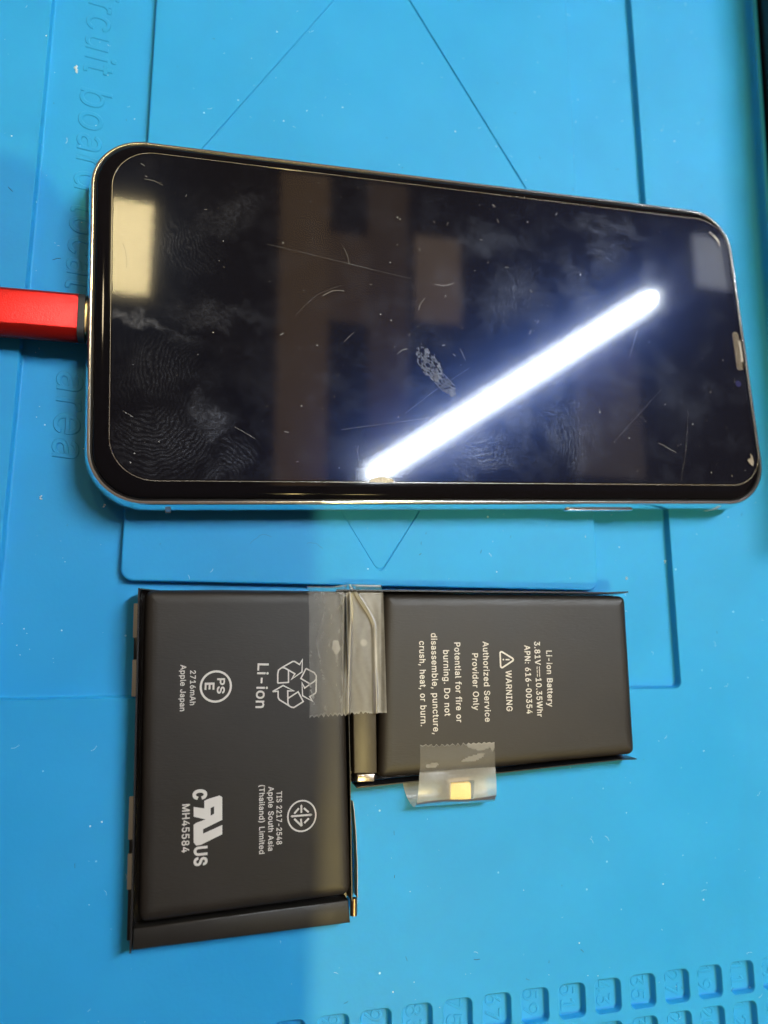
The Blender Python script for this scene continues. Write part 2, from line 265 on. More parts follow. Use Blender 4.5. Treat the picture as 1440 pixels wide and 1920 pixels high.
# ------------------------------------------------------------------ materials
def mat(name):
    m = bpy.data.materials.new(name); m.use_nodes = True
    nt = m.node_tree; p = nt.nodes['Principled BSDF']
    return m, nt, p
def N(nt, kind, **kw):
    n = nt.nodes.new(kind)
    for k, v in kw.items(): setattr(n, k, v)
    return n
def simple(name, col, rough=.5, metal=0.0, spec=.5, bump=None, coat=0.0):
    m, nt, p = mat(name)
    p.inputs['Base Color'].default_value = (*col, 1)
    p.inputs['Roughness'].default_value = rough
    p.inputs['Metallic'].default_value = metal
    p.inputs['Specular IOR Level'].default_value = spec
    p.inputs['Coat Weight'].default_value = coat
    if bump:
        tc = N(nt, 'ShaderNodeTexCoord'); mp = N(nt, 'ShaderNodeMapping'); mp.inputs['Scale'].default_value = bump[0]
        nz = N(nt, 'ShaderNodeTexNoise'); nz.inputs['Scale'].default_value = 1.0; nz.inputs['Detail'].default_value = 3
        b = N(nt, 'ShaderNodeBump'); b.inputs['Strength'].default_value = bump[1]; b.inputs['Distance'].default_value = bump[2]
        nt.links.new(tc.outputs['Object'], mp.inputs[0]); nt.links.new(mp.outputs[0], nz.inputs['Vector'])
        nt.links.new(nz.outputs[0], b.inputs['Height']); nt.links.new(b.outputs[0], p.inputs['Normal'])
    return m

def math_node(nt, op, a=None, b=None, c=None, clamp=False):
    n = N(nt, 'ShaderNodeMath', operation=op); n.use_clamp = clamp
    for i, x in enumerate((a, b, c)):
        if x is None: continue
        if isinstance(x, (int, float)): n.inputs[i].default_value = x
        else: nt.links.new(x, n.inputs[i])
    return n.outputs[0]
def vmath(nt, op, a, b=None):
    n = N(nt, 'ShaderNodeVectorMath', operation=op)
    for i, x in enumerate((a, b)):
        if x is None: continue
        if isinstance(x, (tuple, list)): n.inputs[i].default_value = x
        else: nt.links.new(x, n.inputs[i])
    return n

def silicone():
    m, nt, p = mat('blue_silicone')
    tc = N(nt, 'ShaderNodeTexCoord')
    n1 = N(nt, 'ShaderNodeTexNoise'); n1.inputs['Scale'].default_value = 55; n1.inputs['Detail'].default_value = 5
    n2 = N(nt, 'ShaderNodeTexNoise'); n2.inputs['Scale'].default_value = 1300; n2.inputs['Detail'].default_value = 3
    vo = N(nt, 'ShaderNodeTexVoronoi'); vo.inputs['Scale'].default_value = 420
    for n in (n1, n2, vo): nt.links.new(tc.outputs['Object'], n.inputs['Vector'])
    r1 = N(nt, 'ShaderNodeValToRGB')
    r1.color_ramp.elements[0].position = .3; r1.color_ramp.elements[0].color = (.022, .312, .640, 1)
    r1.color_ramp.elements[1].position = .72; r1.color_ramp.elements[1].color = (.028, .342, .690, 1)
    nt.links.new(n1.outputs[0], r1.inputs[0])
    # handling marks: broad faint darker patches in the rubber
    st = N(nt, 'ShaderNodeTexNoise'); st.inputs['Scale'].default_value = 17; st.inputs['Detail'].default_value = 8; st.inputs['Roughness'].default_value = .7; st.inputs['Distortion'].default_value = .6
    nt.links.new(tc.outputs['Object'], st.inputs['Vector'])
    sm = N(nt, 'ShaderNodeMapRange'); sm.inputs['From Min'].default_value = .46; sm.inputs['From Max'].default_value = .74; sm.inputs['To Min'].default_value = 0; sm.inputs['To Max'].default_value = .30
    nt.links.new(st.outputs[0], sm.inputs['Value'])
    ms = N(nt, 'ShaderNodeMix', data_type='RGBA'); nt.links.new(sm.outputs[0], ms.inputs['Factor']); nt.links.new(r1.outputs[0], ms.inputs['A']); ms.inputs['B'].default_value = (.05, .29, .52, 1)
    # pale dust caught on the rubber: tiny irregular specks, a few of the voronoi cells only
    d = math_node(nt, 'LESS_THAN', vo.outputs['Distance'], .085)
    sep = N(nt, 'ShaderNodeSeparateColor'); nt.links.new(vo.outputs['Color'], sep.inputs[0])
    pick = math_node(nt, 'GREATER_THAN', sep.outputs[0], .93)
    amt = math_node(nt, 'MULTIPLY', d, pick)
    amt = math_node(nt, 'MULTIPLY', amt, sep.outputs[1])
    mx = N(nt, 'ShaderNodeMix', data_type='RGBA')
    nt.links.new(amt, mx.inputs['Factor']); nt.links.new(ms.outputs['Result'], mx.inputs['A']); mx.inputs['B'].default_value = (.45, .75, .9, 1)
    nt.links.new(mx.outputs['Result'], p.inputs['Base Color'])
    rg = N(nt, 'ShaderNodeMapRange'); rg.inputs['To Min'].default_value = .42; rg.inputs['To Max'].default_value = .6
    nt.links.new(n1.outputs[0], rg.inputs[0]); nt.links.new(rg.outputs[0], p.inputs['Roughness'])
    b = N(nt, 'ShaderNodeBump'); b.inputs['Strength'].default_value = .35; b.inputs['Distance'].default_value = .00006
    nt.links.new(n2.outputs[0], b.inputs['Height']); nt.links.new(b.outputs[0], p.inputs['Normal'])
    p.inputs['Specular IOR Level'].default_value = .22
    p.inputs['Subsurface Weight'].default_value = .35
    p.inputs['Subsurface Radius'].default_value = (.15, .6, 1.0)
    p.inputs['Subsurface Scale'].default_value = .0012
    return m
M_mat = silicone()

def pouch():
    m, nt, p = mat('black_pouch_film')
    tc = N(nt, 'ShaderNodeTexCoord')
    mp = N(nt, 'ShaderNodeMapping'); mp.inputs['Scale'].default_value = (900, 3200, 900)
    n1 = N(nt, 'ShaderNodeTexNoise'); n1.inputs['Scale'].default_value = 1; n1.inputs['Detail'].default_value = 2
    n2 = N(nt, 'ShaderNodeTexNoise'); n2.inputs['Scale'].default_value = 90; n2.inputs['Detail'].default_value = 4
    nt.links.new(tc.outputs['Object'], mp.inputs[0]); nt.links.new(mp.outputs[0], n1.inputs['Vector']); nt.links.new(tc.outputs['Object'], n2.inputs['Vector'])
    r = N(nt, 'ShaderNodeValToRGB')
    r.color_ramp.elements[0].position = .35; r.color_ramp.elements[0].color = (.0115, .0085, .006, 1)
    r.color_ramp.elements[1].position = .7; r.color_ramp.elements[1].color = (.0165, .012, .008, 1)
    nt.links.new(n2.outputs[0], r.inputs[0]); nt.links.new(r.outputs[0], p.inputs['Base Color'])
    rg = N(nt, 'ShaderNodeMapRange'); rg.inputs['To Min'].default_value = .42; rg.inputs['To Max'].default_value = .58
    nt.links.new(n2.outputs[0], rg.inputs[0]); nt.links.new(rg.outputs[0], p.inputs['Roughness'])
    b = N(nt, 'ShaderNodeBump'); b.inputs['Strength'].default_value = .3; b.inputs['Distance'].default_value = .00006
    b2 = N(nt, 'ShaderNodeBump'); b2.inputs['Strength'].default_value = .4; b2.inputs['Distance'].default_value = .00025
    nt.links.new(n1.outputs[0], b.inputs['Height']); nt.links.new(n2.outputs[0], b2.inputs['Height']); nt.links.new(b2.outputs[0], b.inputs['Normal'])
    nt.links.new(b.outputs[0], p.inputs['Normal'])
    return m
M_pouch = pouch()
M_black = simple('black_film', (.010, .010, .012), .35)
M_pcm = simple('dark_insulating_film', (.042, .033, .023), .42, bump=((2500, 2500, 2500), .3, .00004))
M_pcmd = simple('near_black_insulating_film', (.014, .012, .010), .45, bump=((2500, 2500, 2500), .3, .00004))
M_tab = simple('nickel_tab', (.55, .48, .40), .3, 1.0, bump=((1500, 400, 400), .5, .0001))
M_white = simple('white_adhesive', (.50, .48, .45), .5)
M_print = simple('light_grey_print', (.62, .58, .53), .6)
M_gold = simple('cream_gold_contact', (1.0, .76, .32), .4)
M_cream = simple('tan_plastic', (.45, .36, .26), .5)
M_chrome = simple('polished_steel', (.90, .88, .84), .16, 1.0)
M_gasket = simple('black_gasket', (.006, .006, .006), .3)
M_band = simple('pale_antenna_plastic', (.72, .66, .62), .4)
M_mesh = simple('speaker_mesh', (.11, .085, .055), .5, .4, bump=((2200, 2200, 2200), 1, .0003))
M_glasscut = simple('ground_glass_edge', (.27, .23, .18), .22, 0, .8)
M_lens = simple('camera_lens', (.02, .02, .09), .05, 0, .8)
M_red = simple('red_anodised_aluminium', (.52, .012, .007), .30, .75, bump=((4500, 4500, 4500), .6, .0001))
M_collar = simple('black_collar_plastic', (.02, .02, .02), .5)
M_rim = simple('gold_plated_rim', (.95, .75, .42), .25, 1.0)
M_rubber = simple('cable_rubber', (.02, .02, .02), .6)
M_case = simple('black_case_plastic', (.012, .012, .014), .32)
M_dustw = simple('pale_dust', (.80, .86, .88), .7)
M_dustd = simple('dark_fibre', (.03, .035, .05), .7)
M_scratch = simple('scratch', (.30, .285, .265), .4)
M_desk = simple('dark_desk', (.03, .028, .026), .5)

def display_glass():
    m, nt, p = mat('black_display_glass')
    p.inputs['Base Color'].default_value = (.0035, .003, .004, 1)
    p.inputs['Roughness'].default_value = .065
    p.inputs['Specular IOR Level'].default_value = .24
    return m
M_disp = display_glass()

# finger prints on the protector: x, y, long radius, short radius (cm), turn, strength, ridges
PRINTS = [(1.25, 1.05, 1.25, .85, 20, .42, 1), (2.1, 1.55, .28, .6, 20, .42, 0), (2.5, .80, .7, .35, 50, .32, 1), (.80, 3.35, .85, .20, -12, .8, 0),
          (1.15, 2.45, 1.0, .7, 30, .20, 1), (1.3, 4.9, 1.1, .7, 10, .24, 1), (2.6, 5.7, 1.0, .4, 30, .16, 0), (2.2, 3.6, 1.4, .30, 0, .16, 0),
          (10.8, 5.6, .8, .6, 70, .26, 1), (10.1, 4.7, .5, 1.0, 20, .24, 1), (8.5, 4.5, .9, .8, 50, .22, 1), (9.4, 3.0, 1.0, .6, 35, .34, 1),
          (7.3, 1.0, 1.3, .5, 15, .36, 1), (9.5, 1.5, 1.0, .8, 80, .24, 1), (8.3, 1.9, .9, .5, 140, .30, 1), (8.0, 5.7, 1.0, .4, 0, .14, 0),
          (11.9, 4.9, .35, 1.1, 0, .20, 0), (12.4, 2.2, .9, 1.2, 20, .04, 0), (4.9, .9, 1.2, .4, 10, .18, 1), (11.0, 6.3, 1.4, .25, -5, .14, 0)]
def protector():
    m = bpy.data.materials.new('smudged_protector_glass'); m.use_nodes = True
    nt = m.node_tree; nt.nodes.clear()
    out = N(nt, 'ShaderNodeOutputMaterial')
    tc = N(nt, 'ShaderNodeTexCoord')
    co = vmath(nt, 'SCALE', tc.outputs['Object']); co.inputs['Scale'].default_value = 100.0      # centimetres
    P = co.outputs[0]
    wob = N(nt, 'ShaderNodeTexNoise'); wob.inputs['Scale'].default_value = 2.2; wob.inputs['Detail'].default_value = 2
    nt.links.new(P, wob.inputs['Vector'])
    wv = vmath(nt, 'SCALE', vmath(nt, 'SUBTRACT', wob.outputs['Color'], (.5, .5, .5)).outputs[0]); wv.inputs['Scale'].default_value = 1.1
    PW = vmath(nt, 'ADD', P, wv.outputs[0]).outputs[0]
    wr = vmath(nt, 'SCALE', vmath(nt, 'SUBTRACT', wob.outputs['Color'], (.5, .5, .5)).outputs[0]); wr.inputs['Scale'].default_value = .45
    PR = vmath(nt, 'ADD', P, wr.outputs[0]).outputs[0]
    blot = N(nt, 'ShaderNodeTexNoise'); blot.inputs['Scale'].default_value = 1.6; blot.inputs['Detail'].default_value = 6; blot.inputs['Roughness'].default_value = .62
    nt.links.new(P, blot.inputs['Vector'])
    grain = N(nt, 'ShaderNodeTexNoise'); grain.inputs['Scale'].default_value = 14; grain.inputs['Detail'].default_value = 4
    nt.links.new(P, grain.inputs['Vector'])
    total = None
    for i, (x, y, rx, ry, a, s, ridge) in enumerate(PRINTS):
        mp = N(nt, 'ShaderNodeMapping', vector_type='TEXTURE')
        mp.inputs['Location'].default_value = (x, y, .8); mp.inputs['Rotation'].default_value = (0, 0, math.radians(a)); mp.inputs['Scale'].default_value = (rx, ry, 40)
        nt.links.new(PW, mp.inputs[0])
        ln = vmath(nt, 'LENGTH', mp.outputs[0])
        mr = N(nt, 'ShaderNodeMapRange', interpolation_type='SMOOTHSTEP')
        mr.inputs['From Min'].default_value = 1.15; mr.inputs['From Max'].default_value = .1
        nt.links.new(ln.outputs['Value'], mr.inputs['Value'])
        val = mr.outputs[0]
        if ridge:
            core = vmath(nt, 'SUBTRACT', PR, (x - (.9 + .5 * (i % 3)) * ry * math.sin(math.radians(a) + i), y + (1.2 + .4 * (i % 2)) * ry * math.cos(math.radians(a) + i), .8))
            sc = vmath(nt, 'MULTIPLY', core.outputs[0], (1.0, .8, 0.0))
            dl = vmath(nt, 'LENGTH', sc.outputs[0])
            w = math_node(nt, 'SINE', math_node(nt, 'MULTIPLY', dl.outputs['Value'], 2 * math.pi / .070))
            w = math_node(nt, 'MULTIPLY_ADD', w, .42, .5)
            val = math_node(nt, 'MULTIPLY', val, w)
        val = math_node(nt, 'MULTIPLY', val, s)
        total = val if total is None else math_node(nt, 'MAXIMUM', total, val)
    gm = N(nt, 'ShaderNodeMapRange'); gm.inputs['From Min'].default_value = .36; gm.inputs['From Max'].default_value = .66; gm.inputs['To Min'].default_value = .35; gm.inputs['To Max'].default_value = 1.2
    nt.links.new(grain.outputs[0], gm.inputs['Value'])
    total = math_node(nt, 'MULTIPLY', total, gm.outputs[0])
    bm = N(nt, 'ShaderNodeMapRange'); bm.inputs['From Min'].default_value = .48; bm.inputs['From Max'].default_value = .75; bm.inputs['To Max'].default_value = .07
    nt.links.new(blot.outputs[0], bm.inputs['Value'])
    total = math_node(nt, 'ADD', total, bm.outputs[0])
    total = math_node(nt, 'ADD', total, .012, clamp=True)
    # clear thin glass
    tr = N(nt, 'ShaderNodeBsdfTransparent'); tr.inputs[0].default_value = (.93, .93, .93, 1)
    gl = N(nt, 'ShaderNodeBsdfGlossy'); gl.inputs['Roughness'].default_value = .0; gl.inputs['Color'].default_value = (1, 1, 1, 1)
    fr = N(nt, 'ShaderNodeFresnel'); fr.inputs['IOR'].default_value = 1.24
    m1 = N(nt, 'ShaderNodeMixShader'); nt.links.new(fr.outputs[0], m1.inputs[0]); nt.links.new(tr.outputs[0], m1.inputs[1]); nt.links.new(gl.outputs[0], m1.inputs[2])
    # greasy film scattering light forward around the mirror direction
    g2 = N(nt, 'ShaderNodeBsdfGlossy'); g2.inputs['Roughness'].default_value = .36; g2.inputs['Color'].default_value = (.50, .54, .66, 1)
    g3 = N(nt, 'ShaderNodeBsdfDiffuse'); g3.inputs['Color'].default_value = (.62, .60, .62, 1)
    m2 = N(nt, 'ShaderNodeMixShader'); m2.inputs[0].default_value = .22
    nt.links.new(g2.outputs[0], m2.inputs[1]); nt.links.new(g3.outputs[0], m2.inputs[2])
    f = math_node(nt, 'MULTIPLY', total, .115)
    m3 = N(nt, 'ShaderNodeMixShader'); nt.links.new(f, m3.inputs[0]); nt.links.new(m1.outputs[0], m3.inputs[1]); nt.links.new(m2.outputs[0], m3.inputs[2])
    # thin oil film: a faint blue veil close around the mirror direction
    g4 = N(nt, 'ShaderNodeBsdfGlossy'); g4.inputs['Roughness'].default_value = .20; g4.inputs['Color'].default_value = (.0003, .0014, .0060, 1)
    ad = N(nt, 'ShaderNodeAddShader'); nt.links.new(m3.outputs[0], ad.inputs[0]); nt.links.new(g4.outputs[0], ad.inputs[1])
    nt.links.new(ad.outputs[0], out.inputs[0])
    return m
M_prot = protector()

def tape():
    m = bpy.data.materials.new('frosted_tape'); m.use_nodes = True
    nt = m.node_tree; nt.nodes.clear()
    out = N(nt, 'ShaderNodeOutputMaterial')
    at = N(nt, 'ShaderNodeAttribute', attribute_name='looseness')
    tc = N(nt, 'ShaderNodeTexCoord')
    nz = N(nt, 'ShaderNodeTexNoise'); nz.inputs['Scale'].default_value = 1500; nz.inputs['Detail'].default_value = 3
    nt.links.new(tc.outputs['Object'], nz.inputs['Vector'])
    bp = N(nt, 'ShaderNodeBump'); bp.inputs['Strength'].default_value = .3; bp.inputs['Distance'].default_value = .00004
    nt.links.new(nz.outputs[0], bp.inputs['Height'])
    h = math_node(nt, 'ADD', at.outputs['Fac'], math_node(nt, 'MULTIPLY_ADD', nz.outputs[0], .10, -.05), clamp=True)
    tr = N(nt, 'ShaderNodeBsdfTransparent'); tr.inputs[0].default_value = (.97, .96, .93, 1)
    df = N(nt, 'ShaderNodeBsdfDiffuse'); df.inputs[0].default_value = (.80, .77, .70, 1)
    tl = N(nt, 'ShaderNodeBsdfTranslucent'); tl.inputs[0].default_value = (.80, .77, .70, 1)
    m0 = N(nt, 'ShaderNodeMixShader'); m0.inputs[0].default_value = .45
    nt.links.new(df.outputs[0], m0.inputs[1]); nt.links.new(tl.outputs[0], m0.inputs[2])
    m1 = N(nt, 'ShaderNodeMixShader'); nt.links.new(h, m1.inputs[0]); nt.links.new(tr.outputs[0], m1.inputs[1]); nt.links.new(m0.outputs[0], m1.inputs[2])
    gl = N(nt, 'ShaderNodeBsdfGlossy'); gl.inputs['Roughness'].default_value = .28; nt.links.new(bp.outputs[0], gl.inputs['Normal'])
    fr = N(nt, 'ShaderNodeFresnel'); fr.inputs['IOR'].default_value = 1.4
    m2 = N(nt, 'ShaderNodeMixShader'); nt.links.new(fr.outputs[0], m2.inputs[0]); nt.links.new(m1.outputs[0], m2.inputs[1]); nt.links.new(gl.outputs[0], m2.inputs[2])
    nt.links.new(m2.outputs[0], out.inputs[0])
    return m
M_tape = tape()

def emitter(name, col, s):
    m = bpy.data.materials.new(name); m.use_nodes = True
    nt = m.node_tree; nt.nodes.clear()
    o = N(nt, 'ShaderNodeOutputMaterial'); e = N(nt, 'ShaderNodeEmission')
    e.inputs[0].default_value = (*col, 1); e.inputs[1].default_value = s
    nt.links.new(e.outputs[0], o.inputs[0])
    return m
M_tube = emitter('lit_led_row', (.88, .95, 1.0), 470)
M_diff = emitter('lit_diffuser', (.80, .90, 1.0), 11)

# ------------------------------------------------------------------ setting: desk under the mat
d = MB(); d.add([(-60, -50, -.42), (60, -50, -.42), (60, 60, -.42), (-60, 60, -.42)], [(0, 1, 2, 3)])
desk = d.build('desk', M_desk); desk['kind'] = 'structure'

# ------------------------------------------------------------------ lamp above the bench
TO = (68, 52, 118)
t = thing('tube_lamp', 'lit straight cool white LED tube mirrored in the phone screen', 'lamp', TO)
a = Vector((35.9, 30.1, 118)); b = Vector((98.0, 72.9, 118)); u = (b - a).normalized()
g = MB()
def capsule(a, b, r):
    pts = [a - u * (r * math.cos(k * math.pi / 8)) for k in range(5)] + [b + u * (r * math.sin(k * math.pi / 8)) for k in range(5)]
    rad = [max(.02, r * math.sin(k * math.pi / 8)) for k in range(5)] + [max(.02, r * math.cos(k * math.pi / 8)) for k in range(5)]
    return pts, rad
cp_, cr2 = capsule(a, b, 1.1)
mid_ = [a + (b - a) * (k / 96) for k in range(1, 96)]
g.tube(cp_[:5] + mid_ + cp_[5:], cr2[:5] + [1.1 if k % 2 else .86 for k in range(1, 96)] + cr2[5:], 16)
g.build('led_row', M_tube, t, TO)
g = MB(); n = Vector((-u.y, u.x, 0))
r0 = [(a - u * 2.6 + n * 2.75)[:2], (a - u * 2.6 - n * 2.75)[:2], (b + u * 2.6 - n * 2.75)[:2], (b + u * 2.6 + n * 2.75)[:2]]
g.prism([roundpoly([Vector(p) for p in r0], 2.1)], 119.6, 120.2)
g.fill([roundpoly([Vector(p) for p in r0], 2.1)], 119.6)
g.build('diffuser', M_diff, t, TO)
g = MB(); g.prism([roundpoly([Vector(p) for p in r0], 2.1)], 120.21, 123)
g.build('housing', M_case, t, TO)

# ------------------------------------------------------------------ added light blocker around the warm spot; its notched opening draws the shadow edge
LO = (18, -40, 80)
bl = thing('added_light_hood', 'added black hood out of frame above the battery, cut to shape the warm light', 'lamp', LO)
def sx_(x, z): return 18 + (x - 18) * (80 - z) / 80
def sy_(y, z): return -40 + (y + 40) * (80 - z) / 80
SH = [(4.2, -16), (26, -16), (26, 19), (-9, 19), (-9, 8.5), (-1.5, 6.8), (4.2, 1.0)]
def shadow_mask(z): return [(sx_(x, z), sy_(y, z), z) for x, y in SH]
def hood(z, d):
    q = [(sx_(x, z), sy_(y, z)) for x, y in ((-9.5, -16.5), (26.5, -16.5), (26.5, 19.5), (-9.5, 19.5))]
    return [(p[0] + d * sx, p[1] + d * sy, z) for p, (sx, sy) in zip(q, ((-1, -1), (1, -1), (1, 1), (-1, 1)))]
g = MB(); g.loft([hood(52, 0), hood(52, .3), hood(84, 5), hood(84, 0.1)], False, False)
g.add(hood(84, 5.1), [(0, 1, 2, 3)])
g.fill([[p[:2] for p in hood(52, 0)], [p[:2] for p in shadow_mask(52)]], 52.0)
g.build('shadow_mask', M_case, bl, LO, smooth=False)

# ------------------------------------------------------------------ repair mat
mt = thing('repair_mat', 'large blue silicone work mat with moulded recesses under the phone and battery', 'work mat', (5, 0, -.4))
MO = (5, 0, -.4)
REC = (-1.46, -3.40, 12.30, 16.6)          # recess
PLA = (.57, -1.30, 10.38, 13.95)           # raised plate
def hole_rings(x0, y0, x1, y1, r, depth, n=6):
    z = -depth
    return [rr(x0, y0, x1, y1, r, 0, 0, n), rr(x0, y0, x1, y1, r, -.006, .010, n), rr(x0, y0, x1, y1, r, -.02, .018, n),
            rr(x0, y0, x1, y1, r, z + .035, .030, n), rr(x0, y0, x1, y1, r, z + .010, .042, n), rr(x0, y0, x1, y1, r, z, .070, n), rr(x0, y0, x1, y1, r, z, .078, n)]
pock = []
for row in (0, 1):
    for k in range(-2, 14):
        x0 = 12.945 - .785 * k; y1 = -8.925 - .765 * row
        lab = str(11 + row + 8 * k) if k >= -1 else str(1)
        pock.append((x0, y1 - .635, x0 + .60, y1, lab))
edge = [(15.30, -22), (15.42, -4), (15.50, 5.0), (15.57, 8.5), (15.72, 11.7), (15.86, 15.1), (16.1, 22)]
outer = [(-16, 22), (-16, -22)] + edge
g = MB()
loops = [outer, rr(*REC, .16, 0, 0, 6)] + [rr(*p[:4], .13, 0, 0, 6) for p in pock]
g.fill(loops, 0)
g.loft([[(p[0], p[1], -.4) for p in outer], [(p[0], p[1], 0) for p in outer]])
g.build('base', M_mat, mt, MO, angle=40)
# rolled rim along the right edge
g = MB()
prof = [(-.34, .002), (-.18, .006), (-.08, .022), (-.02, .07), (.005, .17), (.02, .30), (.05, .345), (.10, .35), (.15, .34), (.18, .30), (.19, .0), (.19, -.4)]
g.loft([[(x + dx, y, z) for dx, z in prof] for x, y in edge], closed=False)
g.f = [tuple(reversed(f)) for f in g.f]
g.build('rim', M_mat, mt, MO, angle=60)
# recess with its lettering
g = MB(); g.loft(hole_rings(*REC, .16, .18), cap1=True)
rec = g.build('board_recess', M_mat, mt, MO, angle=50)
g = MB()
for wd, y0_, y1_ in (('circuit', 11.55, 9.15), ('board', 8.78, 6.46), ('location', 6.12, 3.25), ('area', 2.64, .97)):
    text_into(g, wd, -.49, y0_, -.47, y1_, .60, -.164, space=1.12, shear=.10, depth=.018, bevel=.016)
g.build('raised_lettering', M_mat, rec, MO, smooth=False)
# raised plate with the diamond
DI = [(.74, 6.3), (5.47, -1.10), (10.22, 6.3), (5.46, 13.75)]
g = MB()
ins = [(.0, -.178), (.0, -.03), (.006, -.012), (.018, -.003), (.035, 0.0)]
dia = [roundpoly([Vector(p) for p in DI], .12)]
g.loft([rr(*PLA, .22, z, i, 6) for i, z in ins])
g.fill([rr(*PLA, .22, 0, .035, 6), dia[0]], 0.0)
cx, cy = 5.47, 6.3
def ds(s, z): return [(cx + (p[0] - cx) * s, cy + (p[1] - cy) * s, z) for p in dia[0]]
g.loft([ds(1, 0), ds(.9985, -.006), ds(.9970, -.034), ds(.9945, -.036), ds(.9925, -.024), ds(.9905, -.020), ds(.989, -.020)], cap1=True)
g.build('board_plate', M_mat, mt, MO, angle=28)
# numbered pockets
for x0, y0, x1, y1, lab in pock:
    g = MB(); g.loft(hole_rings(x0, y0, x1, y1, .13, .155), cap1=True)
    pk = g.build('compartment', M_mat, mt, MO, angle=50)
    g = MB(); cxp = (x0 + x1) / 2
    hw = .115 * len(lab)
    text_into(g, lab, cxp - .02, (y0 + y1) / 2 + hw + .02, cxp - .02, (y0 + y1) / 2 - hw + .02, .30, -.144, depth=.014, bevel=.012)
    g.build('number', M_mat, pk, MO, smooth=False)

# ------------------------------------------------------------------ black case right of the mat
cs = thing('equipment_case', 'black plastic case edge standing beyond the right rim of the mat', 'case', (19, 6, -.4))
co_ = [(15.60, .5), (15.70, 5), (15.77, 8.5), (15.93, 11.7), (16.08, 15.1), (16.4, 24), (23, 24), (23, .5)]
cr_ = [Vector(p) for p in reversed(co_)]
def cring(i_, z_):
    return [(p[0] + i_ if p[0] < 20 else p[0] - i_, p[1] + (i_ if p[1] < 1 else (-i_ if p[1] > 23 else 0)), z_) for p in cr_]
g = MB(); g.loft([cring(0, -.4), cring(0, 1.9), cring(.03, 2.0), cring(.12, 2.06), cring(.15, 2.06)], True, True)
g.build('body', M_case, cs, (19, 6, -.4), angle=40)
g = MB(); g.loft([cring(.35, 2.06), cring(.35, 2.25), cring(.42, 2.31), cring(.45, 2.31)], False, True)
g.build('lid', M_pcm, cs, (19, 6, -.4), angle=40)

# ------------------------------------------------------------------ phone (root frame: x along the long side)
L_, W_ = 14.36, 7.09
ph = thing('smartphone', 'black smartphone with chrome frame, scratched and smudged glass, lying above the battery', 'phone', (0, 0, 0), math.radians(2.9))
R0 = 1.06
def pr(i, z, n=14): return rr(-.09, -.10, L_ + .11, W_ + .09, R0, z, i, n)
g = MB()
g.loft([pr(.34, 0.0), pr(.16, .015), pr(.08, .06), pr(.03, .15), pr(.0, .28), pr(-.012, .385), pr(.0, .49), pr(.025, .60), pr(.045, .655), pr(.062, .690), pr(.072, .698), pr(.092, .7015), pr(.108, .701), pr(.113, .690), pr(.115, .60)], cap0=True)
g.build('frame', M_chrome, ph, angle=60)
g = MB(); g.loft([pr(.1155, .60), pr(.116, .684), pr(.150, .690), pr(.158, .64)])
g.build('gasket', M_gasket, ph, angle=50)
g = MB(); g.loft([pr(.159, .62), pr(.159, .700), pr(.172, .722), pr(.205, .744), pr(.255, .760), pr(.33, .768), pr(.42, .77), pr(.45, .77)], cap1=True)
g.build('display', M_disp, ph, angle=60)
# screen protector: cut-out for the earpiece on the right side
x0, y0, x1, y1, r = .36, .37, 14.26, 6.83, .78
ear = [(14.20, 3.84), (14.12, 3.86), (14.10, 4.0), (14.02, 4.03), (13.955, 3.97), (13.95, 3.2), (14.0, 3.10), (14.10, 3.09), (14.145, 3.16), (14.15, 3.27), (14.20, 3.28)]
ear = [(p + .06, q) for p, q in ear]
def prot_loop(i):
    n = 12; out = []
    X0, Y0, X1, Y1, rr_ = x0 + i, y0 + i, x1 - i, y1 - i, r - i
    for cx_, cy_, a0 in ((X1 - rr_, Y1 - rr_, 0), (X0 + rr_, Y1 - rr_, 90), (X0 + rr_, Y0 + rr_, 180), (X1 - rr_, Y0 + rr_, 270)):
        for k in range(n + 1):
            tt = math.radians(a0 + 90 * k / n); out.append([cx_ + rr_ * math.cos(tt), cy_ + rr_ * math.sin(tt)])
        if a0 == 180:      # shell-shaped chip in the long edge
            for k in range(11):
                tt = math.pi - math.pi * k / 10
                out.append([5.33 + (.255 + i) * math.cos(tt), Y0 + (.105 + i * .4) * math.sin(tt)])
    e = []
    cxe, cye = 14.11, 3.56
    for k, (ex, ey) in enumerate(reversed(ear)):
        s = 1 + i * 1.2
        e.append([min(X1, cxe + (ex - cxe) * (1 + i * 4)), cye + (ey - cye) * (1 + i * .8)])
    e[0][0] = X1; e[-1][0] = X1
    return out + e
g = MB()
l0, l1, l2, l3 = prot_loop(0), prot_loop(.008), prot_loop(.022), prot_loop(.03)
g.loft([[(*p, .773) for p in l0], [(*p, .788) for p in l0], [(*p, .797) for p in l1], [(*p, .801) for p in l2]])
g.fill([l2], .801)
prot = g.build('screen_protector', M_prot, ph, smooth=False)
# ground edge of the protector catches light
g = MB(); g.loft([[(*p, .7725) for p in prot_loop(-.012)], [(*p, .781) for p in prot_loop(-.012)], [(*p, .781) for p in prot_loop(-.001)]])
g.build('ground_edge', M_glasscut, prot, angle=25)
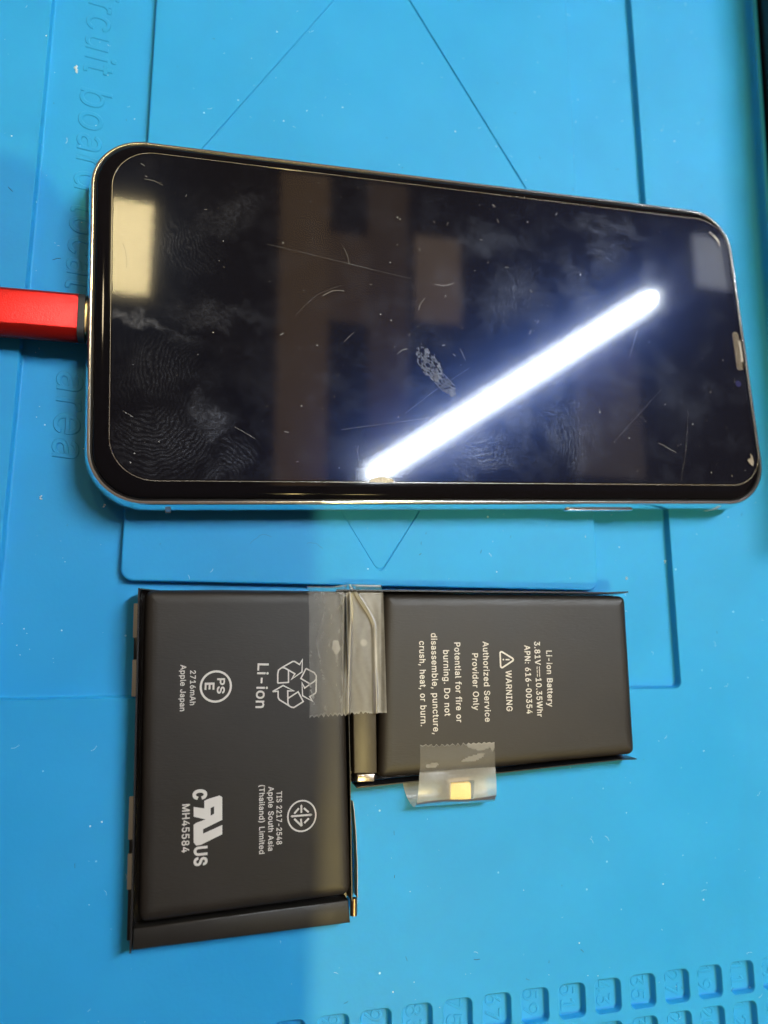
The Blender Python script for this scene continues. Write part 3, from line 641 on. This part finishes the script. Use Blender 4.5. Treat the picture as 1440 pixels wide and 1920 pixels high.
# chip: shell fracture
g = MB()
fan = []
for k in range(15):
    tt = math.pi * k / 14
    rx_, ry_ = .245, .10
    fan.append((5.33 + rx_ * math.cos(tt), .365 + ry_ * math.sin(tt)))
ring2 = [(5.33 + (p[0] - 5.33) * .62, .365 + (p[1] - .365) * .55) for p in fan]
random.seed(3)
g.loft([[(p[0], p[1], .799) for p in fan], [(p[0], p[1], .787 + random.uniform(-.006, .006)) for p in ring2], [(5.33 + (p[0] - 5.33) * .3, .362, .776) for p in fan]], closed=False)
g.f = [tuple(reversed(f)) for f in g.f]
g.build('edge_chip', simple('fractured_glass', (.50, .46, .40), .12, 0, 1.0, bump=((1800, 1800, 1800), .8, .0003)), prot, smooth=False)
g = MB(); g.fill([[(13.93, .93), (13.97, .86), (14.05, .80), (14.09, .90), (14.07, 1.03), (14.03, 1.10), (14.02, .97), (13.97, .98)]], .8035)
g.build('edge_chip', M_glasscut, prot, smooth=False)
g = MB(); g.fill([[(13.72, 6.50), (13.80, 6.43), (13.87, 6.36), (13.93, 6.27), (13.965, 6.15), (13.985, 6.22), (13.95, 6.36), (13.86, 6.45), (13.80, 6.47), (13.76, 6.53)]], .8035)
g.build('edge_chip', M_glasscut, prot, smooth=False)
# earpiece, front camera
er = MB(); er.prism([rr(14.025, 3.11, 14.145, 4.0, .055, 0)], .770, .774)
er.build('earpiece', M_mesh, ph)
er = MB(); er.stroke(rr(14.015, 3.10, 14.16, 4.01, .065, 0), .016, .7745, True); er.fill([rr(14.16, 3.30, 14.22, 3.82, .02, 0)], .7742)
er.build('earpiece_surround', M_glasscut, ph, smooth=False)
g = MB()
def circ(cx_, cy_, r_, n=24): return [(cx_ + r_ * math.cos(2 * math.pi * k / n), cy_ + r_ * math.sin(2 * math.pi * k / n)) for k in range(n)]
g.loft([[(*p, .7705) for p in circ(13.99, 2.76, .075)], [(*p, .7715) for p in circ(13.99, 2.76, .055)], [(*p, .7735) for p in circ(13.99, 2.76, .02)]], False, True)
g.build('front_camera', M_lens, ph, angle=60)
# side button, antenna bands, volume buttons
g = MB()
g.loft([[(p[0], -.110, p[1]) for p in [(q[0], q[1]) for q in rr(9.42, .30, 11.08, .47, .084, 0, 0)]],
        [(q[0], -.140, q[1]) for q in rr(9.42, .30, 11.08, .47, .084, 0, 0)], [(q[0], -.148, q[1]) for q in rr(9.42, .30, 11.08, .47, .084, 0, .012)]], False, True)
g.build('side_button', M_chrome, ph)
for xa in (1.30, 13.14):
    g = MB()
    pts = [(.0, .10), (-.006, .2), (-.0125, .385), (.0, .49), (.024, .60)]
    g.loft([[(xa, y - .1012, z + .0004), (xa + .10, y - .1012, z + .0004)] for y, z in pts], closed=False)
    g.build('antenna_band', M_band, ph)
for xa, xb in ((2.7, 3.05), (3.6, 4.6), (5.1, 6.1)):
    g = MB(); g.loft([[(q[0], 7.18 + y, q[1]) for q in reversed(rr(xa, .30, xb, .47, .084, 0, i))] for y, i in ((.005, 0), (.04, 0), (.05, .012))], False, True)
    g.build('volume_button', M_chrome, ph)
# scratches and dust on the protector
g = MB(); random.seed(11)
SCR = [((3.228, 5.142), (6.170, 4.666), .006, 0), ((3.763, 3.695), (4.697, 4.388), .005, .1), ((4.308, 4.129), (4.747, 4.278), .012, .06), ((6.689, 4.592), (7.107, 4.652), .012, -.05),
       ((4.570, 1.387), (7.019, 1.801), .008, 0), ((7.019, 1.801), (8.596, 2.168), .005, .02), ((5.885, 1.763), (7.325, 2.783), .007, .03), ((11.152, 3.227), (11.435, 3.871), .007, 0),
       ((11.878, 2.519), (10.520, 1.266), .005, .0), ((12.506, 2.048), (12.1, .433), .006, .04), ((11.648, 1.291), (12.068, 1.083), .009, 0), ((2.547, 1.393), (2.915, 1.177), .010, 0), ((.579, 1.634), (.761, 1.521), .010, 0),
       ((.926, 6.253), (1.268, 6.162), .010, .03), ((4.895, 1.086), (4.987, .558), .006, -.06), ((4.786, 5.206), (4.882, 4.866), .007, .02), ((4.7, 3.2), (4.9, 3.4), .006, 0), ((6.3, 4.0), (6.45, 4.25), .010, .02), ((5.8, 3.0), (6.0, 3.12), .010, .03), ((7.15, 3.2), (7.25, 2.95), .008, 0), ((.55, 4.9), (.62, 4.4), .008, .03)]
for (ax, ay), (bx, by), w, bow in SCR:
    A_ = Vector((ax, ay)); B_ = Vector((bx, by)); nn = Vector((-(B_ - A_).y, (B_ - A_).x)).normalized()
    pts = [A_ + (B_ - A_) * (k / 8) + nn * (bow * math.sin(math.pi * k / 8) + random.uniform(-.006, .006)) for k in range(9)]
    g.stroke(pts, w * (.26 if (B_ - A_).length > .8 else .5), .8022)
g.build('scratches', M_scratch, prot, smooth=False)['kind'] = 'stuff'
g = MB()
for i in range(190):
    px, py = random.uniform(.5, 14.0), random.uniform(.5, 6.6)
    s = random.choice((.005, .006, .007, .008, .014)); aa = random.random() * 6.28
    if random.random() < .16:
        l = random.uniform(.03, .09); g.stroke([(px, py), (px + l * .5 * math.cos(aa) + .008, py + l * .5 * math.sin(aa)), (px + l * math.cos(aa), py + l * math.sin(aa))], .006, .8025)
    else:
        g.add([(px + s * random.uniform(.6, 1.3) * math.cos(aa + k * 1.257), py + s * random.uniform(.6, 1.3) * math.sin(aa + k * 1.257), .8026) for k in range(5)], [(0, 1, 2, 3, 4)])
dd = g.build('dust', M_scratch, prot, smooth=False); dd['kind'] = 'stuff'
# dense print with flaky ridges left in the middle of the screen
g = MB(); random.seed(5)
for (cx_, cy_, a_, b_, th) in ((6.45, 2.85, .40, .21, -62), (6.75, 2.42, .30, .15, -50)):
    th = math.radians(th)
    for i in range(210):
        rr1 = math.sqrt(random.random()); tt = random.random() * 6.28
        u1, v1 = a_ * rr1 * math.cos(tt), b_ * rr1 * math.sin(tt)
        v1 = round(v1 / .034) * .034 + random.uniform(-.004, .004)
        l = random.uniform(.02, .07)
        P0 = (cx_ + u1 * math.cos(th) - v1 * math.sin(th), cy_ + u1 * math.sin(th) + v1 * math.cos(th))
        da = th + u1 * 1.2 + .12
        g.stroke([P0, (P0[0] + l * math.cos(da), P0[1] + l * math.sin(da))], random.uniform(.006, .013), .8024)
g.build('dried_fingerprint', simple('dried_grease', (.22, .25, .32), .5), prot, smooth=False)

# ------------------------------------------------------------------ red plug in the phone's charging port
pl = thing('charging_plug', 'red anodised metal cable plug pushed into the left end of the phone', 'plug', (-.42, 3.50, .12), math.radians(1.6))
def yz(x, hy, hz, r, inset=0):
    return [(x, q[0], q[1] + .27) for q in rr(-hy, -hz, hy, hz, r, 0, inset, 4)]
g = MB()
def hexring(x, s=1.0):
    pr_ = [(.33, .25), (-.27, .25), (-.30, .243), (-.43, .08), (-.455, .0), (-.43, -.12), (-.30, -.25), (.30, -.25), (.43, -.12), (.455, .0), (.43, .14), (.36, .245)]
    return [(x, y * s, z * s + .27) for y, z in pr_]
g.loft([hexring(-5.2, .7), hexring(-5.1), hexring(.0), hexring(.012, .97)], True, True)
g.build('housing', M_red, pl, smooth=True, angle=48)
g = MB(); g.loft([yz(.012, .445, .235, .16), yz(.125, .44, .23, .16), yz(.135, .42, .21, .15)], True, True)
g.build('collar', M_collar, pl)
g = MB(); g.loft([yz(.1351, .34, .20, .12), yz(.165, .34, .20, .12)], True, True)
g.build('rim', M_rim, pl)
g = MB(); g.loft([yz(.1651, .42, .20, .14), yz(.40, .42, .20, .14)], True, True)
g.build('seal', M_gasket, pl)
g = MB(); g.tube([(-5.15, 0, .27), (-7, 0, .26), (-9, .3, .2), (-14, 1.0, .2)], .17, 12)
g.build('cable', M_rubber, pl)

# ------------------------------------------------------------------ battery
bt = thing('battery_pack', 'black L-shaped two-cell battery with white print lying below the phone', 'battery', (5, -3.5, 0))
BO = (5, -3.5, 0)
def cell(corners, r, ztop, mb):
    """rounded pouch from its four top corners (tl, tr, br, bl)"""
    tl, tr, br, bl = [Vector(p) for p in corners]
    def ring(inset, z):
        out = []
        W = ((tr - tl).length + (br - bl).length) / 2; H = ((tl - bl).length + (tr - br).length) / 2
        for p in rr(0, 0, W, H, r, z, inset, 6):
            u_, v_ = p[0] / W, p[1] / H
            q = bl.lerp(br, u_).lerp(tl.lerp(tr, u_), v_)
            out.append((q.x, q.y, z))
        return out
    mb.loft([ring(.06, .02), ring(.0, .06), ring(-.01, ztop * .5), ring(.0, ztop - .12), ring(.02, ztop - .07), ring(.055, ztop - .035), ring(.10, ztop - .014), ring(.16, ztop - .004), ring(.22, ztop), ring(.25, ztop)], True, True)
g = MB(); cell([(1.03, -1.50), (4.62, -1.45), (4.83, -6.84), (1.22, -7.00)], .16, .46, g)
cellL = g.build('cell', M_pouch, bt, BO, angle=60)
cellL['label'] = 'wide battery cell with recycling and certification marks'
g = MB(); cell([(5.44, -1.49), (10.76, -1.44), (10.76, -4.66), (5.34, -4.89)], .13, .46, g)
cellR = g.build('cell', M_pouch, bt, BO, angle=60)
cellR['label'] = 'narrow battery cell with warning text'
# walls of thin black film
g = MB()
def wall(pts, th, z0, z1, flare=0.0):
    P = [Vector(p) for p in pts]; inn, out = [], []
    for i, p in enumerate(P):
        d_ = (P[min(i + 1, len(P) - 1)] - P[max(i - 1, 0)]).normalized(); n_ = Vector((-d_.y, d_.x))
        inn.append((p - n_ * th / 2, p - n_ * th / 2 + n_ * flare)); out.append((p + n_ * th / 2, p + n_ * th / 2 + n_ * flare))
    rings = [[(a_[0].x, a_[0].y, z0), (a_[1].x, a_[1].y, z1), (b_[1].x, b_[1].y, z1), (b_[0].x, b_[0].y, z0)] for a_, b_ in zip(inn, out)]
    g.loft(rings, True, True)
wall([(1.125, -7.42), (1.115, -6.9), (1.035, -4.5), (.955, -2.2), (.93, -1.47)], .03, .01, .475, .0)
wall([(.95, -1.47), (1.3, -1.50), (2.4, -1.47), (4.0, -1.46), (4.7, -1.43)], .018, .01, .30, .0)
g.build('side_film', M_black, bt, BO, angle=40)
g = MB()
wall([(4.5, -1.44), (5.4, -1.43), (7.5, -1.41), (9.3, -1.395), (10.3, -1.385), (10.80, -1.36)], .03, .01, .47, .0)
g.build('side_film', M_black, bt, BO, angle=40)
g = MB()
wall([(10.80, -4.74), (10.4, -4.74), (9.2, -4.80), (7.4, -4.90), (5.9, -4.97), (5.33, -5.00), (4.93, -5.02)], .02, .01, .40, .02)
g.build('side_film', M_black, bt, BO, angle=40)
g = MB()
wall([(4.84, -6.95), (4.82, -6.0), (4.795, -4.8), (4.745, -3.2), (4.69, -1.5)], .014, .01, .43, 0)
g.build('side_film', M_black, bt, BO, angle=40)
# adhesive strips under the left cell
for ya, yb in ((-1.72, -2.33), (-2.72, -3.36), (-5.05, -5.75), (-5.98, -6.55)):
    g = MB(); xx = .93 + (-1.5 - (ya + yb) / 2) * .034
    g.box(xx - .10, yb, .035, xx - .016, ya, .10, .01, .03)
    g.build('adhesive_strip', M_white, bt, BO)
for ya, yb in ((-2.33, -2.72), (-5.75, -5.98), (-6.55, -7.35)):
    xx = .93 + (-1.5 - (ya + yb) / 2) * .034
    g = MB(); g.box(xx - .085, yb, .03, xx - .016, ya, .09, .01, .03)
    g.build('adhesive_liner', M_black, bt, BO)
g = MB()
g.prism([[(.94, -1.48), (1.13, -7.42), (4.80, -7.30), (4.84, -6.95), (4.80, -5.0), (5.3, -4.98), (10.72, -4.72), (10.72, -1.40), (4.7, -1.45)]], .004, .015)
g.build('backing_film', M_black, bt, BO, smooth=False)
# protection boards wrapped in dark film
def bar(corners, z0, z1, b=.02):
    P = [Vector(p) for p in corners]; c = sum(P, Vector((0, 0))) / 4
    def R(k, z): return [(c.x + (p.x - c.x) * (1 - k / abs(p.x - c.x)), c.y + (p.y - c.y) * (1 - k / abs(p.y - c.y)), z) for p in P]
    g.loft([R(b * .5, z0), R(0, z0 + b), R(0, z1 - b), R(b * .35, z1 - b * .3), R(b, z1)], True, True)
g = MB(); bar([(1.15, -7.42), (4.83, -7.33), (4.79, -6.955), (1.15, -7.09)], .02, .345)
g.build('circuit_board_strip', M_pcmd, bt, BO, angle=40)
g = MB(); bar([(4.885, -4.80), (5.325, -4.81), (5.27, -1.52), (4.82, -1.52)], .02, .345)
g.build('circuit_board_strip', M_pcm, bt, BO, angle=40)
g = MB()
g.box(4.95, -4.98, .05, 5.31, -4.815, .27, .03)
g.build('metal_tab', M_tab, bt, BO, angle=50)
g = MB(); g.tube([(4.925, -7.26, .20), (4.925, -6.97, .20)], .065, 16)
g.build('metal_tab', simple('bronze_tab', (.30, .20, .13), .35, 1.0), bt, BO, angle=50)
g = MB(); wall([(4.98, -6.95), (4.975, -6.4), (4.95, -5.9), (4.91, -5.45), (4.885, -5.30)], .012, .02, .27)
g.build('flex_cable', M_cream, bt, BO)
g = MB()
g.loft([[(6.74, y, z), (7.14, y, z), (7.14, y, z + .012), (6.74, y, z + .012)] for y, z in ((-4.86, .06), (-5.02, .06), (-5.20, .12), (-5.36, .19))], True, True)
g.build('flex_cable', M_pcm, bt, BO)
g = MB(); g.box(6.735, -5.41, .20, 7.185, -4.92, .30, .03); g.build('connector', M_cream, bt, BO, angle=50)
g = MB(); g.box(6.745, -5.42, .3002, 7.19, -5.04, .365, .06); g.build('contact_cap', M_gold, bt, BO, angle=50)

# print on the cells
ZP = .4625
LEFT = [("2716mAh", 1.922, -2.910, 1.941, -3.502, 0.092), ("Apple Japan", 1.753, -2.812, 1.776, -3.600, 0.092),
        ("MH45584", 1.904, -5.156, 1.928, -5.929, 0.120),
        ("TIS 2217-2548", 3.498, -5.023, 3.518, -5.906, 0.092), ("Apple South Asia", 3.352, -4.937, 3.375, -6.000, 0.092), ("(Thailand) Limited", 3.190, -4.903, 3.221, -6.041, 0.092)]
RIGHT = [("Li-ion Battery", 8.894, -2.580, 8.878, -3.674, 0.120), ("APN: 616-00354", 8.415, -2.473, 8.414, -3.802, 0.120),
         ("WARNING", 7.992, -2.963, 7.985, -3.742, 0.122), ("Authorized Service", 7.518, -2.399, 7.524, -3.932, 0.120), ("Provider Only", 7.287, -2.629, 7.285, -3.706, 0.120),
         ("Potential for fire or", 6.919, -2.419, 6.934, -3.926, 0.120), ("burning. Do not", 6.686, -2.566, 6.697, -3.802, 0.120),
         ("disassemble, puncture,", 6.440, -2.239, 6.461, -4.130, 0.120), ("crush, heat, or burn.", 6.198, -2.392, 6.212, -3.976, 0.120)]
g = MB()
for t_, *a_ in LEFT: text_into(g, t_, *a_, ZP, bold=.05, space=1.08)
text_into(g, 'Li-ion', 3.154, -2.799, 3.137, -3.575, .19, ZP, bold=.055, space=1.05)
g.build('printed_text', M_print, cellL, BO, smooth=False)
g = MB()
for t_, *a_ in RIGHT: text_into(g, t_, *a_, ZP, bold=.045, space=1.12)
text_into(g, '3.81V', 8.635, -2.400, 8.637, -2.855, .120, ZP, bold=.045, space=1.12)
text_into(g, '10.35Whr', 8.638, -3.12, 8.641, -3.863, .120, ZP, bold=.045, space=1.12)
g.stroke([(8.665, -2.89), (8.665, -3.09)], .014, ZP)
for k in range(3): g.stroke([(8.615, -2.89 - .072 * k), (8.615, -2.945 - .072 * k)], .014, ZP)
g.build('printed_text', M_print, cellR, BO, smooth=False)
# safety marks on the wide cell
g = MB()
g.stroke([(2.328 + .262 * math.cos(2 * math.pi * k / 48), -3.190 + .262 * math.sin(2 * math.pi * k / 48)) for k in range(48)], .036, ZP, True)
text_into(g, 'PS', 2.415, -3.055, 2.418, -3.310, .125, ZP, bold=.10, space=1.1)
text_into(g, 'E', 2.218, -3.130, 2.218, -3.240, .155, ZP, bold=.10)
g.build('certification_mark', M_print, cellL, BO, smooth=False)
RECYC = [
[(3.426,-3.146),(3.422,-2.988),(3.434,-2.916),(3.491,-2.873),(3.692,-2.762),(3.726,-2.762),(3.820,-2.819),(3.870,-2.732),(3.867,-2.950),(3.678,-3.080),(3.737,-2.985),(3.552,-2.880),(3.518,-2.873),(3.491,-2.873)],
[(3.422,-3.146),(3.622,-3.136),(3.617,-2.924)],
[(3.941,-2.890),(4.094,-2.968),(4.133,-3.022),(4.134,-3.308),(4.120,-3.338),(4.018,-3.396),(4.071,-3.479),(3.885,-3.377),(3.870,-3.146),(3.920,-3.242),(4.100,-3.122),(4.130,-3.082)],
[(3.941,-2.890),(3.848,-3.069),(4.018,-3.167)],
[(3.336,-3.296),(3.525,-3.190),(3.723,-3.289),(3.611,-3.287),(3.620,-3.510),(3.641,-3.553)],
[(3.336,-3.296),(3.436,-3.291),(3.439,-3.402),(3.463,-3.441),(3.682,-3.576),(3.729,-3.584),(3.900,-3.482),(3.802,-3.306),(3.624,-3.418)]]
g = MB()
for l in RECYC: g.stroke(l, .024, ZP)
g.build('recycling_mark', M_print, cellL, BO, smooth=False)
g = MB()
UL = [(2.508,-5.069),(2.522,-5.442),(2.205,-5.576),(2.208,-5.648),(2.525,-5.528),(2.530,-5.678),(2.173,-5.828),(2.101,-5.833),(2.057,-5.780),(2.044,-5.496),(2.085,-5.467),(2.241,-5.419),(2.039,-5.363),(2.032,-5.205),(2.212,-5.239),(2.207,-5.116),(2.270,-5.088),(2.460,-5.041)]
g.fill([list(reversed(UL)), [(2.376,-5.213),(2.381,-5.335),(2.323,-5.363),(2.318,-5.239)]], ZP)
text_into(g, 'c', 2.165, -4.935, 2.165, -5.075, .285, ZP, bold=.10)
text_into(g, 'US', 2.178, -5.861, 2.187, -6.151, .205, ZP, bold=.10, space=1.1)
g.build('certification_mark', M_print, cellL, BO, smooth=False)
g = MB()
g.stroke([(3.910 + .250 * math.cos(2 * math.pi * k / 48), -5.457 + .257 * math.sin(2 * math.pi * k / 48)) for k in range(48)], .026, ZP, True)
for a_, b_ in (((3.721, -5.454), (4.086, -5.446)), ((3.898, -5.277), (3.900, -5.405)), ((3.773, -5.410), (3.854, -5.325)), ((3.943, -5.327), (4.031, -5.402)), ((3.775, -5.499), (3.910, -5.627)), ((3.893, -5.506), (3.911, -5.627)), ((3.955, -5.580), (4.036, -5.504))):
    g.stroke([a_, b_], .032, ZP)
g.fill([[(4.10, -5.447), (4.05, -5.420), (4.05, -5.474)]], ZP); g.fill([[(3.705, -5.454), (3.75, -5.430), (3.75, -5.480)]], ZP)
g.fill([[(3.898, -5.262), (3.922, -5.295), (3.874, -5.295)]], ZP)
g.build('certification_mark', M_print, cellL, BO, smooth=False)
g = MB()
g.stroke(roundpoly([Vector((8.130, -2.751)), Vector((7.820, -2.575)), Vector((7.825, -2.927))], .03), .030, ZP, True)
g.stroke([(8.02, -2.751), (7.935, -2.751)], .024, ZP); g.fill([circ(7.888, -2.751, .016, 10)], ZP)
g.build('warning_triangle', M_print, cellR, BO, smooth=False)

# ------------------------------------------------------------------ tapes
def sstep(a_, b_, x):
    t_ = max(0, min(1, (x - a_) / (b_ - a_))); return t_ * t_ * (3 - 2 * t_)
def gauss(x, w): return math.exp(-(x / w) ** 2)
def tape_sheet(name, fx, nu, nv, off, root_label, loc):
    g = MB(); att = []
    rings = []
    for j in range(nv + 1):
        row = []
        for i in range(nu + 1):
            p, h = fx(i / nu, j / nv)
            row.append(p); att.append(max(0, min(1, h)))
        rings.append(row)
    g.loft(rings, closed=False)
    o = g.build(name, M_tape, None, loc, angle=80, att=('looseness', att))
    o.location = [c * CM for c in loc]
    return tag(o, root_label, 'tape')
random.seed(21)
jag = [random.uniform(-1, 1) for _ in range(400)]
def saw(u_, n_, k):
    p = u_ * n_; f = p - math.floor(p)
    return (1 - abs(2 * f - 1)) * (.055 + .025 * jag[int(p) + k]) + .008 * jag[(int(p * 5) + k * 7) % 400]
def fA(u_, v_):
    # v 0: lip folded over the top edge, v 1: jagged lower edge
    y = -1.36 - (v_ * 2.36)
    x = 3.965 + .055 * v_ + u_ * (1.455 + .01 * v_)
    if v_ > .97: y += saw(u_, 17, 3) * (v_ - .97) / .03 * .9 * (1 if u_ < .78 else .15)
    y += -.06 * (1 - u_) * sstep(.5, 1, v_)
    sup = .468 - .012 * sstep(4.50, 4.66, x)
    yr = -1.36 - v_ * 2.36
    r1 = 4.765 + .02 * math.sin(v_ * 5)
    r2 = 4.86 + .38 * sstep(0, .34, v_) ** .8 + .05 * v_
    mid = sstep(4.63, 4.72, x) * (1 - sstep(5.38, 5.46, x))
    z = sup * (1 - mid) + mid * .385
    inside = sstep(r1, r1 + .07, x) * (1 - sstep(r2 - .07, r2, x))
    z -= inside * .025
    ridge = gauss(x - r1, .035) + gauss(x - r2, .035)
    z += .006 * math.sin(x * 23 + yr * 3) * math.sin(yr * 4.1) * mid
    z += ridge * .085 * (.7 + .3 * math.sin(v_ * 9)) + .35 * .1 * mid * sstep(r2, r2 + .1, x)
    z = max(z, .352)
    if x > 5.40: z = max(z, .40 + .5 * (x - 5.40))
    lip = 1 - sstep(0, .055, v_)
    z = z * (1 - lip * .38) 
    y += .05 * lip * sstep(4.4, 4.8, x)
    h = .23
    h = h + (.13 if 4.62 < x < r1 else 0)
    h = h + inside * .16 + .62 * max(gauss(x - r1, .030), gauss(x - r2, .020 + .035 * v_))
    if x > r2: h += .30 * (1 - sstep(5.36, 5.42, x)) 
    h += .5 * lip * sstep(4.3, 4.7, x)
    an = math.atan2((yr + 2.50) / 1.5, x - 4.50); h += .33 * (1 - sstep(.070, .086, math.hypot(x - 4.50, (yr + 2.50) / 1.5) * (1 + .10 * math.sin(2 * an + 1) + .07 * math.sin(5 * an))))
    h += .05 * math.sin(x * 31 + 3 * math.sin(yr * 4)) * math.sin(yr * 5.3 + x * 7) + (.12 * gauss(x - 4.33 - .06 * yr - .05 * math.sin(yr * 6), .012) if yr > -2.7 else 0)
    h += .35 * sstep(.09, .04, math.hypot(x - 5.06, yr + 2.42)) if math.hypot(x - 5.06, yr + 2.42) < .09 else 0
    h += .20 * gauss(v_ - 1, .015) + (.12 if x > 5.40 else 0)
    # creases fanning out of the top corner
    if v_ < .22:
        for sl in (-.9, .35, 1.1):
            cxr = 4.80 + sl * v_ * 1.6
            h += .30 * gauss(x - cxr, .025) * (1 - v_ / .22); z += .03 * gauss(x - cxr, .03) * (1 - v_ / .22)
    return (x, y, z), h
tape_sheet('clear_tape', fA, 130, 150, None, 'wrinkled clear tape strip across the gap between the two battery cells', (4.7, -2.5, .47))
PATH = [(-4.31, .4665), (-4.55, .4665), (-4.76, .463), (-4.86, .468), (-5.02, .478), (-5.20, .462), (-5.34, .415), (-5.43, .33), (-5.455, .23), (-5.42, .12), (-5.33, .05), (-5.20, .022), (-5.05, .018), (-4.96, .018)]
def path(v_):
    s_ = v_ * (len(PATH) - 1); i = min(int(s_), len(PATH) - 2); f = s_ - i
    p0 = PATH[max(i - 1, 0)]; p1 = PATH[i]; p2 = PATH[i + 1]; p3 = PATH[min(i + 2, len(PATH) - 1)]
    def cr(a_, b_, c_, d_): return .5 * (2 * b_ + (c_ - a_) * f + (2 * a_ - 5 * b_ + 4 * c_ - d_) * f * f + (3 * b_ - a_ - 3 * c_ + d_) * f ** 3)
    return cr(p0[0], p1[0], p2[0], p3[0]), cr(p0[1], p1[1], p2[1], p3[1])
def fB(u_, v_):
    y, z = path(v_)
    xl = 6.135 - .07 * sstep(0, .55, v_) - .16 * sstep(.6, 1, v_)
    xr = 7.645 + .03 * sstep(.2, .6, v_) - .05 * sstep(.6, 1, v_)
    x = xl + (xr - xl) * u_
    y += .05 * (u_ - .5) * (1 if v_ < .5 else .4) * sstep(.1, .3, v_)
    if v_ < .03: y -= saw(u_, 14, 60) * (1 - v_ / .03) * .9 * (1 if u_ < .63 else .5)
    # the tape follows the cell rim
    if v_ > .2 and v_ < .5: z += .02 * math.sin(u_ * 7) * math.sin((v_ - .2) / .3 * math.pi)
    yb, _ = path(v_)
    h = .17
    loose = sstep(.17, .20, v_ + .02 * u_)
    h = h + .30 * loose + .10 * loose * math.sin(u_ * 5 + v_ * 9) * .5
    if v_ < .17:
        ys = (yb + 4.31) / -.45
        def blob(cu, cv, ru, rv, t=0):
            du, dv = u_ - cu, ys - cv - t * (u_ - cu); an = math.atan2(dv / rv, du / ru); return 1 - sstep(.80, .98, math.hypot(du / ru, dv / rv) * (1 + .16 * math.sin(2 * an + cu * 40) + .10 * math.sin(3 * an + cv * 31) + .05 * math.sin(7 * an)))
        h += .28 * max(blob(.72, .62, .15, .14, -.9), blob(.16, .86, .09, .10), blob(.80, .05, .20, .28, .2), blob(.97, .02, .06, .3))
        h += .2 * gauss(v_, .012)
    if .30 < v_ < .70 and 6.73 < x < 7.20: h *= .15
    h += .22 * sstep(.46, .62, v_) * (1 - .4 * sstep(.75, .9, v_))
    return (x, y, z), h
tape_sheet('clear_tape', fB, 110, 130, None, 'frosted clear tape folded over the small yellow battery connector', (6.85, -5.0, .2))

# ------------------------------------------------------------------ lint and dust on the mat
random.seed(9)
g = MB()
def on_mat(x, y):
    if 12.3 > x > -1.46 and 16 > y > -3.4 and not (.57 < x < 10.38 and -1.3 < y < 13.9): return -.178
    if .57 < x < 10.38 and -1.3 < y < 13.9:
        if abs(x - 5.47) / 4.75 + abs(y - 6.3) / 7.4 < 1: return -.019
    return .002
for i in range(430):
    x, y = random.uniform(-2.5, 15), random.uniform(-10.5, 15)
    s = random.choice((.004, .005, .006, .008, .010, .017)); aa = random.random() * 6.28; z = on_mat(x, y)
    pts = [(x + s * random.uniform(.5, 1.3) * math.cos(aa + k * 1.257), y + s * random.uniform(.5, 1.3) * math.sin(aa + k * 1.257), z + .002) for k in range(5)]
    g.add(pts + [(x, y, z + s * .7)], [(0, 1, 5), (1, 2, 5), (2, 3, 5), (3, 4, 5), (4, 0, 5)])
for x, y, s in ((-.93, 9.2, .05), (-.90, 9.1, .03), (.2, .1, .03), (-.9, .2, .03), (11.2, -1.0, .035), (12.23, -.6, .03)):
    for q in range(5):
        xx, yy = x + random.uniform(-s, s) * .6, y + random.uniform(-s, s); z = on_mat(x, y)
        pts = [(xx + s * .6 * random.uniform(.5, 1.2) * math.cos(k * 1.257), yy + s * .6 * random.uniform(.5, 1.2) * math.sin(k * 1.257), z + .002) for k in range(5)]
        g.add(pts + [(xx, yy, z + s)], [(0, 1, 5), (1, 2, 5), (2, 3, 5), (3, 4, 5), (4, 0, 5)])
for i in range(110):
    x, y = random.uniform(-2.5, 15), random.uniform(-10.5, 15); z = on_mat(x, y); aa = random.random() * 3.14; l = random.uniform(.03, .14)
    g.stroke([(x, y), (x + l * .5 * math.cos(aa), y + l * .5 * math.sin(aa)), (x + l * math.cos(aa + .3), y + l * math.sin(aa + .3))], .0035, z + .003)
o = g.build('dust', M_dustw, smooth=False); o['kind'] = 'stuff'; tag(o, 'pale dust specks scattered over the blue mat', 'dust')
g = MB()
def hair(x, y, l, r=.0035, curl=1.0):
    a0 = random.random() * 6.28; pts = []; z = on_mat(x, y) + r + .002
    for k in range(9):
        pts.append((x, y, z)); a0 += random.uniform(-.5, .5) * curl; x += l / 8 * math.cos(a0); y += l / 8 * math.sin(a0)
    g.tube(pts, r, 5)
for x, y, l in ((-1.9, 6.2, .12), (-1.05, 4.9, .16), (.50, 7.75, .16), (.53, 7.6, .12), (6.3, -.65, .06), (5.75, -6.7, .05), (7.3, -8.3, .12), (9.6, -8.4, .08), (3.3, -.4, .5), (4.0, -.5, .35)):
    hair(x, y, l, .0045 if l < .3 else .0018)
for i in range(60): hair(random.uniform(-3, 15), random.uniform(-9.5, 14), random.uniform(.02, .09), .0028)
o = g.build('lint', M_dustd, smooth=False); o['kind'] = 'stuff'; tag(o, 'short dark fibres scattered over the blue mat', 'lint')
